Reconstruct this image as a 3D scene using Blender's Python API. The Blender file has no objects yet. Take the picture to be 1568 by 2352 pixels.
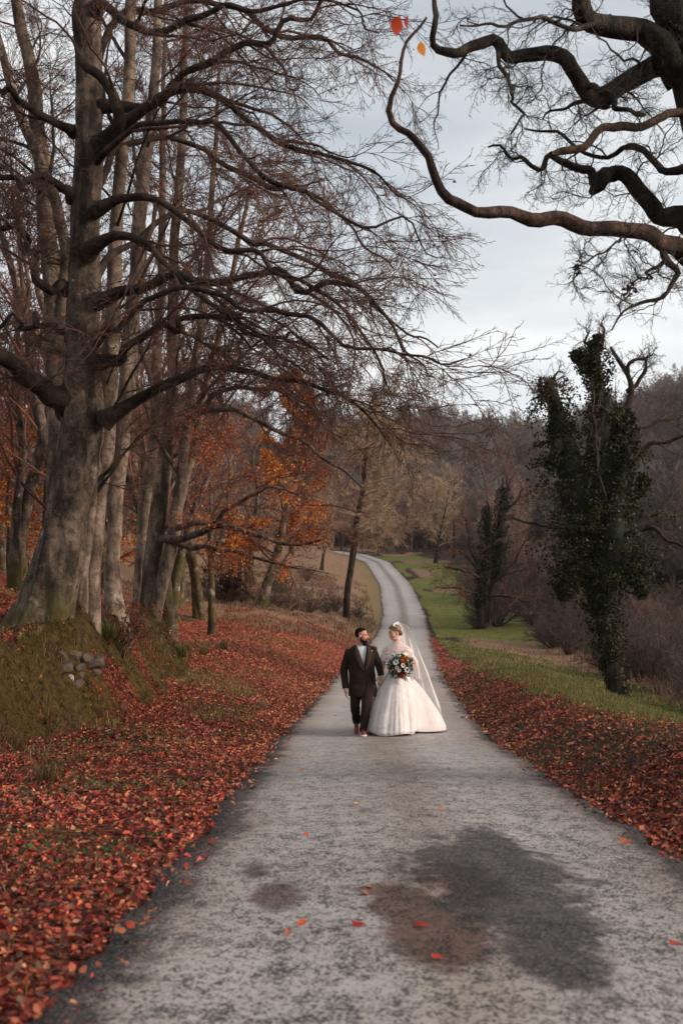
import bpy, bmesh, math, random
import numpy as np
from mathutils import Vector, Matrix

# ------------------------------------------------------------------ camera, sky, sun, exposure
sc = bpy.context.scene
COL = sc.collection
CAM_Z = 1.41
cam_d = bpy.data.cameras.new('camera'); cam = bpy.data.objects.new('camera', cam_d); COL.objects.link(cam)
cam.location = (0, 0, CAM_Z); cam.rotation_euler = (math.radians(90), 0, 0)
cam_d.sensor_fit = 'VERTICAL'; cam_d.sensor_height = 36; cam_d.sensor_width = 24; cam_d.lens = 35
cam_d.clip_start = 0.05; cam_d.clip_end = 2000
cam_d.dof.use_dof = True; cam_d.dof.focus_distance = 16.3; cam_d.dof.aperture_fstop = 2.2
sc.camera = cam

SUN_DIR = Vector((0.93, -0.26, 0.35)).normalized()
w = bpy.data.worlds.new('World'); sc.world = w; w.use_nodes = True
nt = w.node_tree; nt.nodes.clear()
wo = nt.nodes.new('ShaderNodeOutputWorld'); bg = nt.nodes.new('ShaderNodeBackground')
sky = nt.nodes.new('ShaderNodeTexSky'); sky.sky_type = 'NISHITA'; sky.sun_disc = False
sky.sun_elevation = math.asin(SUN_DIR.z); sky.sun_rotation = math.atan2(SUN_DIR.x, SUN_DIR.y)
tc = nt.nodes.new('ShaderNodeTexCoord')
mp = nt.nodes.new('ShaderNodeMapping'); mp.inputs['Scale'].default_value = (1.0, 1.0, 4.5)
n1 = nt.nodes.new('ShaderNodeTexNoise'); n1.inputs['Scale'].default_value = 2.3; n1.inputs['Detail'].default_value = 6
n1.inputs['Roughness'].default_value = 0.55
r1 = nt.nodes.new('ShaderNodeValToRGB')           # shades of the cloud deck
r1.color_ramp.elements[0].position = 0.34; r1.color_ramp.elements[0].color = (7.6, 8.3, 8.9, 1)
r1.color_ramp.elements[1].position = 0.66; r1.color_ramp.elements[1].color = (11.9, 12.0, 12.0, 1)
n2 = nt.nodes.new('ShaderNodeTexNoise'); n2.inputs['Scale'].default_value = 1.3; n2.inputs['Detail'].default_value = 4
r2 = nt.nodes.new('ShaderNodeValToRGB')           # how much of the blue shows through
r2.color_ramp.elements[0].position = 0.38; r2.color_ramp.elements[0].color = (0.66, 0.66, 0.66, 1)
r2.color_ramp.elements[1].position = 0.6; r2.color_ramp.elements[1].color = (0.97, 0.97, 0.97, 1)
mx = nt.nodes.new('ShaderNodeMixRGB')
L = nt.links.new
L(tc.outputs['Generated'], mp.inputs['Vector']); L(mp.outputs['Vector'], n1.inputs['Vector']); L(mp.outputs['Vector'], n2.inputs['Vector'])
L(n1.outputs['Fac'], r1.inputs['Fac']); L(n2.outputs['Fac'], r2.inputs['Fac'])
L(r2.outputs['Color'], mx.inputs['Fac']); L(sky.outputs['Color'], mx.inputs['Color1']); L(r1.outputs['Color'], mx.inputs['Color2'])
L(mx.outputs['Color'], bg.inputs['Color']); bg.inputs['Strength'].default_value = 0.085
L(bg.outputs['Background'], wo.inputs['Surface'])

sun_d = bpy.data.lights.new('sun', 'SUN'); sun = bpy.data.objects.new('sun', sun_d); COL.objects.link(sun)
sun_d.energy = 4.6; sun_d.angle = math.radians(24); sun_d.color = (1.0, 0.86, 0.72)
sun.rotation_euler = SUN_DIR.to_track_quat('Z', 'Y').to_euler()

sc.view_settings.view_transform = 'Standard'; sc.view_settings.look = 'None'
sc.view_settings.exposure = 0.06; sc.view_settings.gamma = 1.0; sc.view_settings.use_curve_mapping = False
sc.cycles.max_bounces = 6; sc.cycles.transparent_max_bounces = 16
sc.cycles.use_adaptive_sampling = True; sc.cycles.adaptive_threshold = 0.02

# ------------------------------------------------------------------ helpers
F = 2287.0                                        # focal length in units of the picture's 1568 wide grid
def at(px, py, y):                                # a point seen at grid position (px, py), y metres ahead
    return np.array([(px - 784) / F * y, y, CAM_Z + (1176 - py) / F * y])

def sm(x, a, b):
    t = np.clip((np.asarray(x, float) - a) / (b - a), 0, 1); return t * t * (3 - 2 * t)

def _hash(i, j, k, s):
    n = (i.astype(np.int64) * 374761393 + j.astype(np.int64) * 668265263 + k.astype(np.int64) * 2147483647 + s * 1274126177) & 0xffffffff
    n = ((n ^ (n >> 13)) * 1274126177) & 0xffffffff
    n = (n ^ (n >> 16)) & 0xffffffff
    return n / 4294967295.0
def noise(x, y, z=0.0, s=0):
    x, y, z = np.broadcast_arrays(np.asarray(x, float), np.asarray(y, float), np.asarray(z, float))
    i, j, k = np.floor(x), np.floor(y), np.floor(z)
    fx, fy, fz = x - i, y - j, z - k
    fx, fy, fz = fx*fx*(3-2*fx), fy*fy*(3-2*fy), fz*fz*(3-2*fz)
    r = 0
    for a in (0, 1):
        for b in (0, 1):
            for c in (0, 1):
                r = r + _hash(i+a, j+b, k+c, s) * (fx if a else 1-fx) * (fy if b else 1-fy) * (fz if c else 1-fz)
    return r
def fbm(x, y, z=0.0, s=0, o=3):
    r, a, f = 0, 0.5, 1.0
    for q in range(o):
        r = r + a * noise(np.asarray(x)*f, np.asarray(y)*f, np.asarray(z)*f, s+q); a *= 0.5; f *= 2.03
    return r / (1 - 0.5**o)

def mesh_np(name, V, Fc, mat=None, smooth=True, col=None, tri=None):
    """V (n,3), Fc (m,k) polygons of one size, optional tri (m2,3) more polygons"""
    me = bpy.data.meshes.new(name)
    V = np.ascontiguousarray(V, np.float32)
    me.vertices.add(len(V)); me.vertices.foreach_set('co', V.ravel())
    lv = [np.asarray(Fc).ravel()]; ct = [np.full(len(Fc), np.asarray(Fc).shape[1] if len(Fc) else 4)]
    if tri is not None and len(tri):
        lv.append(np.asarray(tri).ravel()); ct.append(np.full(len(tri), 3))
    lv = np.concatenate(lv).astype(np.int32); ct = np.concatenate(ct).astype(np.int32)
    me.loops.add(len(lv)); me.loops.foreach_set('vertex_index', lv)
    st = np.concatenate([[0], np.cumsum(ct)[:-1]]).astype(np.int32)
    me.polygons.add(len(ct)); me.polygons.foreach_set('loop_start', st)
    me.polygons.foreach_set('use_smooth', np.full(len(ct), bool(smooth)))
    me.update(calc_edges=True)
    if col is not None:
        ca = me.color_attributes.new('col', 'FLOAT_COLOR', 'POINT')
        c4 = np.ones((len(V), 4), np.float32); c4[:, :3] = col; ca.data.foreach_set('color', c4.ravel())
    if mat is not None: me.materials.append(mat)
    return me
def add_attr(me, name, arr):
    ca = me.color_attributes.new(name, 'FLOAT_COLOR', 'POINT')
    c4 = np.ones((len(me.vertices), 4), np.float32); c4[:, :arr.shape[1]] = arr; ca.data.foreach_set('color', c4.ravel())

def obj(name, me, parent=None, loc=None):
    o = bpy.data.objects.new(name, me); COL.objects.link(o)
    if parent is not None: o.parent = parent
    if loc is not None: o.location = loc
    return o
def tag(o, label=None, cat=None, group=None, kind=None):
    if label: o['label'] = label
    if cat: o['category'] = cat
    if group: o['group'] = group
    if kind: o['kind'] = kind
    return o
def thing(name, label, cat, loc=(0, 0, 0), group=None):
    o = bpy.data.objects.new(name, None); COL.objects.link(o); o.location = loc
    o.empty_display_size = 0.2
    return tag(o, label, cat, group)
def copy_thing(root, loc, rz=0, scale=1.0, label=None):
    r = root.copy(); COL.objects.link(r); r.location = loc; r.rotation_euler = (0, 0, rz)
    r.scale = (scale,)*3 if np.isscalar(scale) else scale
    if label: r['label'] = label
    for ch in root.children:
        c = ch.copy(); COL.objects.link(c); c.parent = r
        for g in ch.children:
            d = g.copy(); COL.objects.link(d); d.parent = c
    return r

class Geo:                                        # collects pieces of one part
    def __init__(s): s.V = []; s.Q = []; s.T = []; s.n = 0; s.C = []
    def add(s, V, Q=None, T=None, col=None):
        V = np.asarray(V, float)
        if Q is not None and len(Q): s.Q.append(np.asarray(Q) + s.n)
        if T is not None and len(T): s.T.append(np.asarray(T) + s.n)
        if col is not None: s.C.append(np.broadcast_to(np.asarray(col, float), (len(V), 3)))
        s.V.append(V); s.n += len(V); return s
    def mesh(s, name, mat, smooth=True):
        V = np.concatenate(s.V); Q = np.concatenate(s.Q) if s.Q else np.zeros((0, 4), int)
        T = np.concatenate(s.T) if s.T else None
        return mesh_np(name, V, Q, mat, smooth, np.concatenate(s.C) if s.C else None, T)

def unit(v): return v / np.maximum(np.linalg.norm(v, axis=-1, keepdims=True), 1e-9)
def frames(P):
    T = np.gradient(P, axis=1); T = unit(T)
    mxa = np.abs(T).max(axis=1)                   # (N,3): least used axis is the reference
    ref = np.eye(3)[np.argmin(mxa, axis=1)][:, None, :]
    A = unit(np.cross(T, np.broadcast_to(ref, T.shape))); B = np.cross(T, A)
    return T, A, B
def tubes(P, R, sides=3, closed=False):
    """P (N,K,3) R (N,K) -> verts, quads"""
    N, K, _ = P.shape
    T, A, B = frames(P)
    a = np.arange(sides) * 2 * np.pi / sides
    V = P[:, :, None, :] + R[:, :, None, None] * (np.cos(a)[:, None] * A[:, :, None, :] + np.sin(a)[:, None] * B[:, :, None, :])
    V = V.reshape(-1, 3)
    base = (np.arange(N)[:, None, None] * K + np.arange(K-1)[None, :, None]) * sides
    i = np.arange(sides)[None, None, :]; j = (i + 1) % sides
    Q = np.stack([base+i, base+j, base+sides+j, base+sides+i], -1).reshape(-1, 4)
    return V, Q
def catmull(pts, n):
    """resample a control polyline (rows of any width) to n points, smoothly"""
    p = np.asarray(pts, float); p = np.vstack([2*p[0]-p[1], p, 2*p[-1]-p[-2]])
    m = len(p) - 3; d = np.linalg.norm(np.diff(p[1:-1, :3], axis=0), axis=1)
    u = np.concatenate([[0], np.cumsum(d)]); t = np.linspace(0, u[-1], n)
    s = np.clip(np.searchsorted(u, t, side='right') - 1, 0, m-1); f = ((t - u[s]) / np.maximum(d[s], 1e-9))[:, None]
    a, b, c, e = p[s], p[s+1], p[s+2], p[s+3]
    return 0.5*((2*b) + (-a+c)*f + (2*a-5*b+4*c-e)*f**2 + (-a+3*b-3*c+e)*f**3)

# ------------------------------------------------------------------ materials
class N:                                          # a thin wrapper round a material's node tree
    def __init__(s, name):
        s.m = bpy.data.materials.new(name); s.m.use_nodes = True; s.t = s.m.node_tree
        s.b = s.t.nodes['Principled BSDF']; s.o = s.t.nodes['Material Output']
    def n(s, typ, **kw):
        x = s.t.nodes.new(typ)
        for k, v in kw.items():
            if k.startswith('_'): x.inputs[k[1:].replace('_', ' ')].default_value = v
            else: setattr(x, k, v)
        return x
    def l(s, a, b): s.t.links.new(a, b)
    def noise(s, scale, detail=3, vec=None, rough=0.55, dist=0):
        x = s.n('ShaderNodeTexNoise'); x.inputs['Scale'].default_value = scale; x.inputs['Detail'].default_value = detail
        x.inputs['Roughness'].default_value = rough; x.inputs['Distortion'].default_value = dist
        if vec is not None: s.l(vec, x.inputs['Vector'])
        return x.outputs['Fac']
    def ramp(s, fac, stops):
        x = s.n('ShaderNodeValToRGB'); e = x.color_ramp.elements
        while len(e) < len(stops): e.new(0.5)
        for q, (p, c) in enumerate(stops):
            e[q].position = p; c = (c, c, c) if np.isscalar(c) else c; e[q].color = (*c, 1)
        s.l(fac, x.inputs['Fac']); return x.outputs['Color']
    def mix(s, fac, a, b, mode='MIX'):
        x = s.n('ShaderNodeMixRGB', blend_type=mode)
        for v, i in ((fac, 'Fac'), (a, 'Color1'), (b, 'Color2')):
            if isinstance(v, bpy.types.NodeSocket): s.l(v, x.inputs[i])
            elif i == 'Fac': x.inputs[i].default_value = v
            else: x.inputs[i].default_value = (*v, 1)
        return x.outputs['Color']
    def math(s, op, a, b=0.0, clamp=False):
        x = s.n('ShaderNodeMath', operation=op); x.use_clamp = clamp
        for q, v in enumerate((a, b)):
            if isinstance(v, bpy.types.NodeSocket): s.l(v, x.inputs[q])
            else: x.inputs[q].default_value = v
        return x.outputs[0]
    def attr(s, name):
        x = s.n('ShaderNodeAttribute', attribute_name=name); return x.outputs['Color']
    def pos(s): return s.n('ShaderNodeNewGeometry').outputs['Position']
    def oco(s): return s.n('ShaderNodeTexCoord').outputs['Object']
    def map(s, vec, scale=(1, 1, 1), loc=(0, 0, 0)):
        x = s.n('ShaderNodeMapping'); x.inputs['Scale'].default_value = scale; x.inputs['Location'].default_value = loc
        s.l(vec, x.inputs['Vector']); return x.outputs['Vector']
    def sep(s, v):
        x = s.n('ShaderNodeSeparateXYZ'); s.l(v, x.inputs[0]); return x.outputs
    def bump(s, h, strength=0.4, dist=0.02):
        x = s.n('ShaderNodeBump'); x.inputs['Strength'].default_value = strength; x.inputs['Distance'].default_value = dist
        s.l(h, x.inputs['Height']); s.l(x.outputs['Normal'], s.b.inputs['Normal'])
    def base(s, v):
        if isinstance(v, bpy.types.NodeSocket): s.l(v, s.b.inputs['Base Color'])
        else: s.b.inputs['Base Color'].default_value = (*v, 1)
        return s
    def rough(s, v):
        if isinstance(v, bpy.types.NodeSocket): s.l(v, s.b.inputs['Roughness'])
        else: s.b.inputs['Roughness'].default_value = v
        return s
    def spec(s, v): s.b.inputs['Specular IOR Level'].default_value = v; return s

def simple(name, a, b=None, scale=20, rough=0.8, bump=0.0, spec=0.3, bscale=None):
    k = N(name); k.rough(rough).spec(spec)
    if b is None: b = tuple(c*0.7 for c in a)
    f = k.noise(scale, 4, k.oco()); k.base(k.ramp(f, [(0.3, b), (0.7, a)]))
    if bump: k.bump(k.noise(bscale or scale*2, 4, k.oco()), bump, 0.01)
    return k.m

def bark(name, lo, hi, lichen, moss=0.0, streak=6.0, lic=0.62, bump=0.5, rough=0.9):
    k = N(name); k.rough(rough).spec(0.2); p = k.pos()
    c = k.ramp(k.noise(1.6, 5, k.map(p, (streak*.5, streak*.5, 1.2))), [(0.36, lo), (0.64, hi)])
    c = k.mix(k.ramp(k.noise(3.0, 5, k.map(p, (1, 1, .6)), 0.65), [(lic, 0.0), (lic+.1, 1.0)]), c, lichen)
    c = k.mix(k.ramp(k.noise(9, 5, p, .7), [(0.40, .65), (0.52, 0.0)]), c, tuple(v*.6 for v in lo))
    c = k.mix(k.ramp(k.noise(24, 4, p, .65), [(0.57, 0.0), (0.72, .5)]), c, tuple(v*.75 for v in lichen))
    c = k.mix(k.ramp(k.noise(2.2, 4, k.map(p, (2, 2, .5), (7, 3, 1))), [(0.52, 0.0), (0.64, .8)]), c, tuple(v*.42 for v in lo))
    if moss:
        z = k.sep(k.pos())[2]
        f = k.math('MULTIPLY', k.math('SUBTRACT', moss, z, True), k.ramp(k.noise(2.4, 5, p), [(0.42, 0.0), (0.58, 1.0)]), True)
        c = k.mix(f, c, (0.055, 0.045, 0.010))
    k.base(c)
    h = k.math('ADD', k.noise(5, 5, k.map(p, (streak, streak, 1.5))), k.math('MULTIPLY', k.noise(26, 5, k.map(p, (.8, .8, 1.6)), .65), 0.8))
    k.bump(h, bump, 0.03)
    return k.m

def leafmat(name, rough=0.55, trans=0.25, attr='col'):
    k = N(name); k.rough(rough).spec(0.18); c = k.attr(attr)
    c = k.mix(k.noise(30, 2, k.oco()), k.mix(1.0, c, (0.72, 0.72, 0.72), 'MULTIPLY'), c)
    k.base(c)
    if trans:
        t = k.n('ShaderNodeBsdfTranslucent'); k.l(c, t.inputs['Color'])
        mxs = k.n('ShaderNodeMixShader'); mxs.inputs[0].default_value = trans
        k.l(k.b.outputs[0], mxs.inputs[1]); k.l(t.outputs[0], mxs.inputs[2]); k.l(mxs.outputs[0], k.o.inputs['Surface'])
    return k.m

M = {}
M['beech'] = bark('beech_bark', (0.036, 0.025, 0.018), (0.205, 0.148, 0.108), (0.40, 0.345, 0.285), moss=0.55, streak=2.8, lic=.60)
M['mossy'] = bark('mossy_root_bark', (0.030, 0.022, 0.012), (0.085, 0.062, 0.035), (0.16, 0.13, 0.10), moss=0.9, lic=.7)
M['beech_pale'] = bark('pale_beech_bark', (0.080, 0.056, 0.041), (0.275, 0.200, 0.150), (0.40, 0.335, 0.275), moss=-0.6, streak=2.6, lic=0.62)
M['beech_dark'] = bark('dark_beech_bark', (0.018, 0.012, 0.009), (0.075, 0.050, 0.036), (0.14, 0.11, 0.085), streak=3, lic=0.64)
M['oak'] = bark('oak_bark', (0.018, 0.014, 0.011), (0.075, 0.055, 0.042), (0.085, 0.085, 0.04), streak=14, lic=0.70, bump=1.0)
M['dead'] = bark('dead_wood', (0.040, 0.023, 0.017), (0.145, 0.085, 0.062), (0.12, 0.07, 0.048), streak=22, lic=0.75, bump=1.0)
M['twig'] = simple('beech_twig', (0.115, 0.055, 0.039), (0.034, 0.017, 0.013), 3)
M['twig_red'] = simple('red_brown_twig', (0.20, 0.090, 0.062), (0.075, 0.032, 0.023), 3)
M['twig_gold'] = simple('golden_twig', (0.46, 0.32, 0.20), (0.20, 0.125, 0.082), 2)
M['twig_grey'] = simple('grey_twig', (0.10, 0.066, 0.058), (0.038, 0.025, 0.022), 2)
M['twig_oak'] = simple('oak_twig', (0.05, 0.038, 0.03), (0.018, 0.014, 0.012), 3)
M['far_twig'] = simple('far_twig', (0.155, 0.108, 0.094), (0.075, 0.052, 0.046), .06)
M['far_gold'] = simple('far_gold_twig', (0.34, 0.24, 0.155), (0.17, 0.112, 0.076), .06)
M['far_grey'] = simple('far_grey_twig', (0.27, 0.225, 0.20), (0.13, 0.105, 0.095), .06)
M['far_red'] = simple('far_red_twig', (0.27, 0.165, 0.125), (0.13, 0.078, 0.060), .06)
M['leaf'] = leafmat('fallen_leaf', 0.5, 0.0)
M['tree_leaf'] = leafmat('tree_leaf', 0.6, 0.45)
M['ivy'] = leafmat('ivy_leaf', 0.65, 0.1)
M['grass'] = leafmat('grass_blade', 0.6, 0.3)
# ------------------------------------------------------------------ the lie of the land
_yt = np.arange(-80, 420, 0.5)
_zt = np.interp(_yt, [-80, -20, 0, 6.6, 16.5, 21, 32, 50, 67, 80, 100, 130, 150, 200, 420],
                     [1.5, 1.2, 0, -.9, -2.29, -2.75, -3.8, -5.4, -6.45, -6.35, -5.9, -5.15, -5.0, -4.6, -4.6])
_xt = np.interp(_yt, [-80, 0, 6.6, 16.5, 32, 67, 78, 100, 130, 150, 170, 185, 420],
                     [0.5, .5, .56, .68, 1.55, 4.2, 4.85, 5.4, 4.7, 2.2, -6, -18, -20])
def _soft(a, k):
    g = np.exp(-np.linspace(-2, 2, 2*k+1)**2); g /= g.sum()
    return np.convolve(np.pad(a, k, mode='edge'), g, mode='valid')
_zt = _soft(_zt, 9); _xt = _soft(_xt, 12)
def zr(y): return np.interp(y, _yt, _zt)
def xc(y): return np.interp(y, _yt, _xt)
HW = 1.68
def river_x(y): return np.interp(y, [-80, 40, 150, 200, 300, 420], [30, 31, 33, 41, 62, 95])
def mound_foot(y): return np.interp(y, [5, 9, 11.9, 15, 17, 20, 23, 26, 34, 45, 60], [-7.5, -5.2, -4.15, -4.1, -3.6, -3.25, -3.5, -4.0, -6, -9, -14])
def mound_h(y): return np.interp(y, [5, 9, 12, 15, 18, 22, 28, 36, 50], [.3, .6, 1.0, 1.45, 1.62, 1.5, 1.0, .6, .4])
def mound_t(x, y):                                # 0 at the foot of the bank, 1 on its top
    wob = 0.5*(fbm(x*.9, y*.9, s=5) - .5)
    return np.clip((mound_foot(y) - x + wob) / 1.25, 0, 1)
def H(x, y, detail=True):
    x = np.asarray(x, float); y = np.asarray(y, float)
    d = x - xc(y); zb = zr(y)
    dl = np.maximum(-d - HW, 0); dr = np.maximum(d - HW, 0)
    z = zb + 0.0
    z = z + sm(dl, 0, 3.2) * 0.85 * sm(y, 12, 28) + 0.03*sm(dl, 0, .4)
    z = z + .85*sm(dl, 2, 7)*sm(y, 38, 58)
    mt = mound_t(x, y)
    z = z + mound_h(y) * (mt*mt*(3-2*mt)) * (0.85 + .3*fbm(x*.7, y*.7, s=9))
    z = z + 0.20 * np.maximum(-x - 6.3 - np.maximum(y-70, 0)*.12, 0) * sm(y, -5, 12) * (1 - .45*sm(y, 60, 120))
    crest = sm(dr, 0, 1.6) * (1 - sm(dr, 2.1, 4.4))
    z = z + 0.42 * crest * (1 - sm(y, 22, 40)) + 0.03*sm(dr, 0, .4)
    z = z - 0.45 * sm(dr, 2.4, 5.5) * (1 - sm(y, 40, 70))
    xe = np.interp(y, [-80, 15, 30, 60, 100, 130, 160], [7, 7, 8.5, 12, 16, 20, 24])
    xr = river_x(y); f = np.clip((x - xe) / np.maximum(xr - 5 - xe, 1), 0, 1)
    z = z * (1-sm(f, 0, 1)) + sm(f, 0, 1) * -9.0
    inr = sm(np.abs(x - xr), 3.2, 5.5); z = np.where(x > xe, np.where(f >= 1, -9.9 + .9*inr, z), z)
    far = np.maximum(x - xr - 5, 0); z = z + np.minimum(far * .38, 19)
    hill = np.clip((y - 182 + .10*np.maximum(x, 0)) * (.205 + .02*sm(x, 10, 50)), 0, 27) * (1 - .12*np.exp(-((x - xr)/10)**2)*(y < 230))
    z = z + hill
    if detail:
        amp = 0.05 + .08*sm(dl, 1, 4) + .12*sm(dr, 4, 9) + .42*mt*(1-sm(mt, .9, 1)) + .5*sm(y, 60, 200)*sm(np.abs(d), 6, 16)
        offr = sm(np.abs(d), HW-.1, HW+.5)
        z = z + amp * offr * (fbm(x*1.3, y*1.3, s=21, o=4) - .5) * 2
        z = z + .20*offr*sm(mt, .05, .4)*(fbm(x*4, y*4, s=31, o=3) - .5)*2
        z = z - 0.035 * (1 - sm(np.abs(d), HW-.25, HW+.02))
    return z
def Hs(x, y): return float(H(np.array([x]), np.array([y]))[0])
def hit(px, py, y0=2.0, y1=400.0):                # where the sight line of a picture point meets the ground
    ys = np.geomspace(y0, y1, 4000); x = (px-784)/F*ys; z = CAM_Z + (1176-py)/F*ys
    b = np.nonzero(z < H(x, ys))[0]
    i = b[0] if len(b) else len(ys)-1
    return np.array([x[i], ys[i], Hs(x[i], ys[i])])

# cover of the ground: leaves, green grass, moss, dry grass
def cover(x, y):
    d = x - xc(y); dl = -d - HW; dr = d - HW
    n = fbm(x*.55, y*.55, s=41, o=3); nf = fbm(x*2.2, y*2.2, s=47, o=2)
    mt = mound_t(x, y); slope = sm(mt, .02, .16) * (1 - sm(mt, .93, 1.0)) * (1-sm(y, 24, 30))
    leafL = (dl > -.25) * (1 - .9*sm(y + 26*(n-.5), 46, 58))
    leafL = leafL * (1 - slope*(.25 + .6*sm(fbm(x*1.3, y*1.3, s=46), .42, .56)))
    leafL = leafL * (1 - .5*sm(n, .50, .64)*sm(y, 12, 18)*sm(dl, .6, 1.4)*(1-sm(y, 30, 40)))
    wd = np.interp(y, [0, 8, 14, 20, 40, 60, 80], [2.8, 2.2, 1.7, 1.3, .7, .3, .1]) * (.6 + .8*n)
    leafR = (dr > -.25) * (1 - .93*sm(dr, wd*.45, wd*1.55)) * (1 - .55*sm(fbm(x*1.1+7, y*.8, s=44), .50, .62)*sm(y, 5, 9)) * (1 - .75*sm(y, 40, 75))
    leafR = np.maximum(leafR, .35*sm(dr, 5.5, 8)*(1-sm(y, 40, 60)))
    leaf = np.where(d < 0, leafL, leafR)
    green = np.where(d > 0, sm(dr, wd*.7, wd*1.3) * (1 - sm(dr, 5.5+4*(n-.5), 8.5+6*(n-.5))) * (1 - .75*sm(fbm(x*.22+3, y*.13, s=43), .52, .62)*sm(y, 25, 45)) * (1-sm(y, 130, 170)),
                     .55*sm(n, .52, .66)*sm(dl, .3, 1.5)*(1-sm(y, 36, 46)) + .45*sm(y, 46, 56)*(1-sm(dl, 1.2, 3.5)))
    dry = np.where(d > 0, .9*sm(fbm(x*.22+3, y*.13, s=43), .50, .60)*sm(y, 25, 45)*sm(dr, .6, 2.5)*(1-sm(dr, 8, 13)), sm(y, 42, 56)*(1-sm(y, 140, 180)))
    moss = np.where(d < 0, slope, 0)
    return leaf, green, moss, dry

def axis(parts):
    out = []
    for a, b, st in parts: out.append(np.arange(a, b, st))
    return np.concatenate(out)
gx = axis([(-170, -60, 5), (-60, -22, 1.6), (-22, -9, .55), (-9, 6.5, .13), (6.5, 14, .35), (14, 50, 1.3), (50, 230, 6)])
gy = axis([(-60, -4, 4), (-4, 2, .5), (2, 24, .14), (24, 40, .3), (40, 75, .8), (75, 200, 2.2), (200, 420, 6)])
X, Y = np.meshgrid(gx, gy); Z = H(X, Y)
V = np.stack([X, Y, Z], -1).reshape(-1, 3); nx, ny = len(gx), len(gy)
ii = (np.arange(ny-1)[:, None]*nx + np.arange(nx-1)[None, :]).ravel()
Q = np.stack([ii, ii+1, ii+1+nx, ii+nx], -1)
k = N('ground_cover'); k.rough(0.95).spec(0.1); p = k.pos()
cv = k.sep(k.attr('cov')); dryv = k.sep(k.attr('cov2'))[0]
nb = k.noise(1.1, 5, p); ns = k.noise(9, 5, p, .65); nf = k.noise(38, 4, p, .6)
c = k.ramp(ns, [(0.3, (0.020, 0.013, 0.010)), (0.55, (0.050, 0.032, 0.022)), (0.75, (0.10, 0.062, 0.042))])
def masked(v, nz, lo=.35, hi=.65):                # cover value against noise, patchy at the edges
    a = k.math('ADD', v, k.math('SUBTRACT', nz, .5)); return k.ramp(a, [(lo, 0.0), (hi, 1.0)])
c = k.mix(masked(dryv, ns), c, k.ramp(nf, [(0.3, (0.11, 0.060, 0.036)), (0.7, (0.32, 0.195, 0.125))]))
nm = k.noise(2.2, 6, p, .7)
c = k.mix(masked(cv[1], nm), c, k.ramp(k.math('ADD', k.math('MULTIPLY', nf, .45), k.math('MULTIPLY', nm, .55)), [(0.3, (0.030, 0.026, 0.008)), (0.48, (0.108, 0.120, 0.026)), (0.62, (0.22, 0.185, 0.066))]))
c = k.mix(masked(cv[2], nb), c, k.ramp(ns, [(0.3, (0.018, 0.012, 0.005)), (0.6, (0.065, 0.042, 0.013)), (0.78, (0.11, 0.070, 0.024))]))
vo = k.n('ShaderNodeTexVoronoi'); vo.inputs['Scale'].default_value = 24; k.l(p, vo.inputs['Vector'])
lc = k.ramp(k.sep(vo.outputs['Color'])[0], [(0.1, (0.045, 0.010, 0.008)), (0.35, (0.14, 0.024, 0.015)), (0.6, (0.25, 0.050, 0.028)), (0.85, (0.36, 0.12, 0.065))])
yd = k.ramp(k.math('MULTIPLY', k.sep(k.pos())[1], .01), [(0.16, 0.42), (0.42, 1.0)])   # near by, the rotted layer and shaded gaps under the built leaves are painted dark
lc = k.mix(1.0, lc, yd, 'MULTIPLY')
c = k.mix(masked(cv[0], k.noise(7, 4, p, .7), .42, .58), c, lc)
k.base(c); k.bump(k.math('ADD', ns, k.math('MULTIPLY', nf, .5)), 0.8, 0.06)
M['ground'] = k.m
gm = mesh_np('ground', V, Q, M['ground'])
lf, gr, mo, dy = cover(V[:, 0], V[:, 1])
add_attr(gm, 'cov', np.stack([lf, gr, mo], -1)); add_attr(gm, 'cov2', np.stack([dy, dy, dy], -1))
tag(obj('ground', gm), 'valley ground of leaf litter, moss and grass', None, kind='structure')

# ------------------------------------------------------------------ the lane
ry = np.concatenate([np.arange(-12, 40, .12), np.arange(40, 190, .6)])
us = np.concatenate([[-1.0], np.linspace(-.985, .985, 27), [1.0]])
RY, U = np.meshgrid(ry, us, indexing='ij')
ragl = .10*(fbm(ry*1.1, ry*0+3, s=61) - .5)*2 + .06*(noise(ry*5, ry*0+9, s=62)-.5)*2
ragr = .10*(fbm(ry*1.1, ry*0+7, s=63) - .5)*2 + .06*(noise(ry*5, ry*0+2, s=64)-.5)*2
Wd = np.where(U < 0, HW + ragl[:, None], HW + ragr[:, None])
RX = xc(RY) + U*Wd
RZ = zr(RY) + .012 + .035*(1-U**2) - .018*np.exp(-((np.abs(U)-.52)/.16)**2) + .012*(fbm(RX*.9, RY*.9, s=66)-.5)
RZ = np.where(np.abs(U) > .995, RZ - .045, RZ)
V = np.stack([RX, RY, RZ], -1).reshape(-1, 3); n_u = len(us)
ii = (np.arange(len(ry)-1)[:, None]*n_u + np.arange(n_u-1)[None, :]).ravel()
Q = np.stack([ii, ii+1, ii+1+n_u, ii+n_u], -1)
def roadpt(px, py): q = hit(px, py); return q[0], q[1]
k = N('worn_tarmac'); p = k.pos(); k.spec(0.35)
uv = k.sep(k.attr('lane'))                         # r: across 0..1, g: near/far
pf = k.map(p, (1, .75, 1))
fine = k.noise(110, 3, p, .7); grit = k.noise(62, 5, pf, .72); mid = k.noise(5.5, 5, pf, .62); big = k.noise(.9, 4, p)
c = k.ramp(big, [(0.3, (0.27, 0.208, 0.176)), (0.7, (0.36, 0.305, 0.272))])
c = k.mix(k.ramp(k.noise(2.1, 4, p, .6), [(0.52, 0.0), (0.72, .55)]), c, (0.225, 0.170, 0.140))
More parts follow.
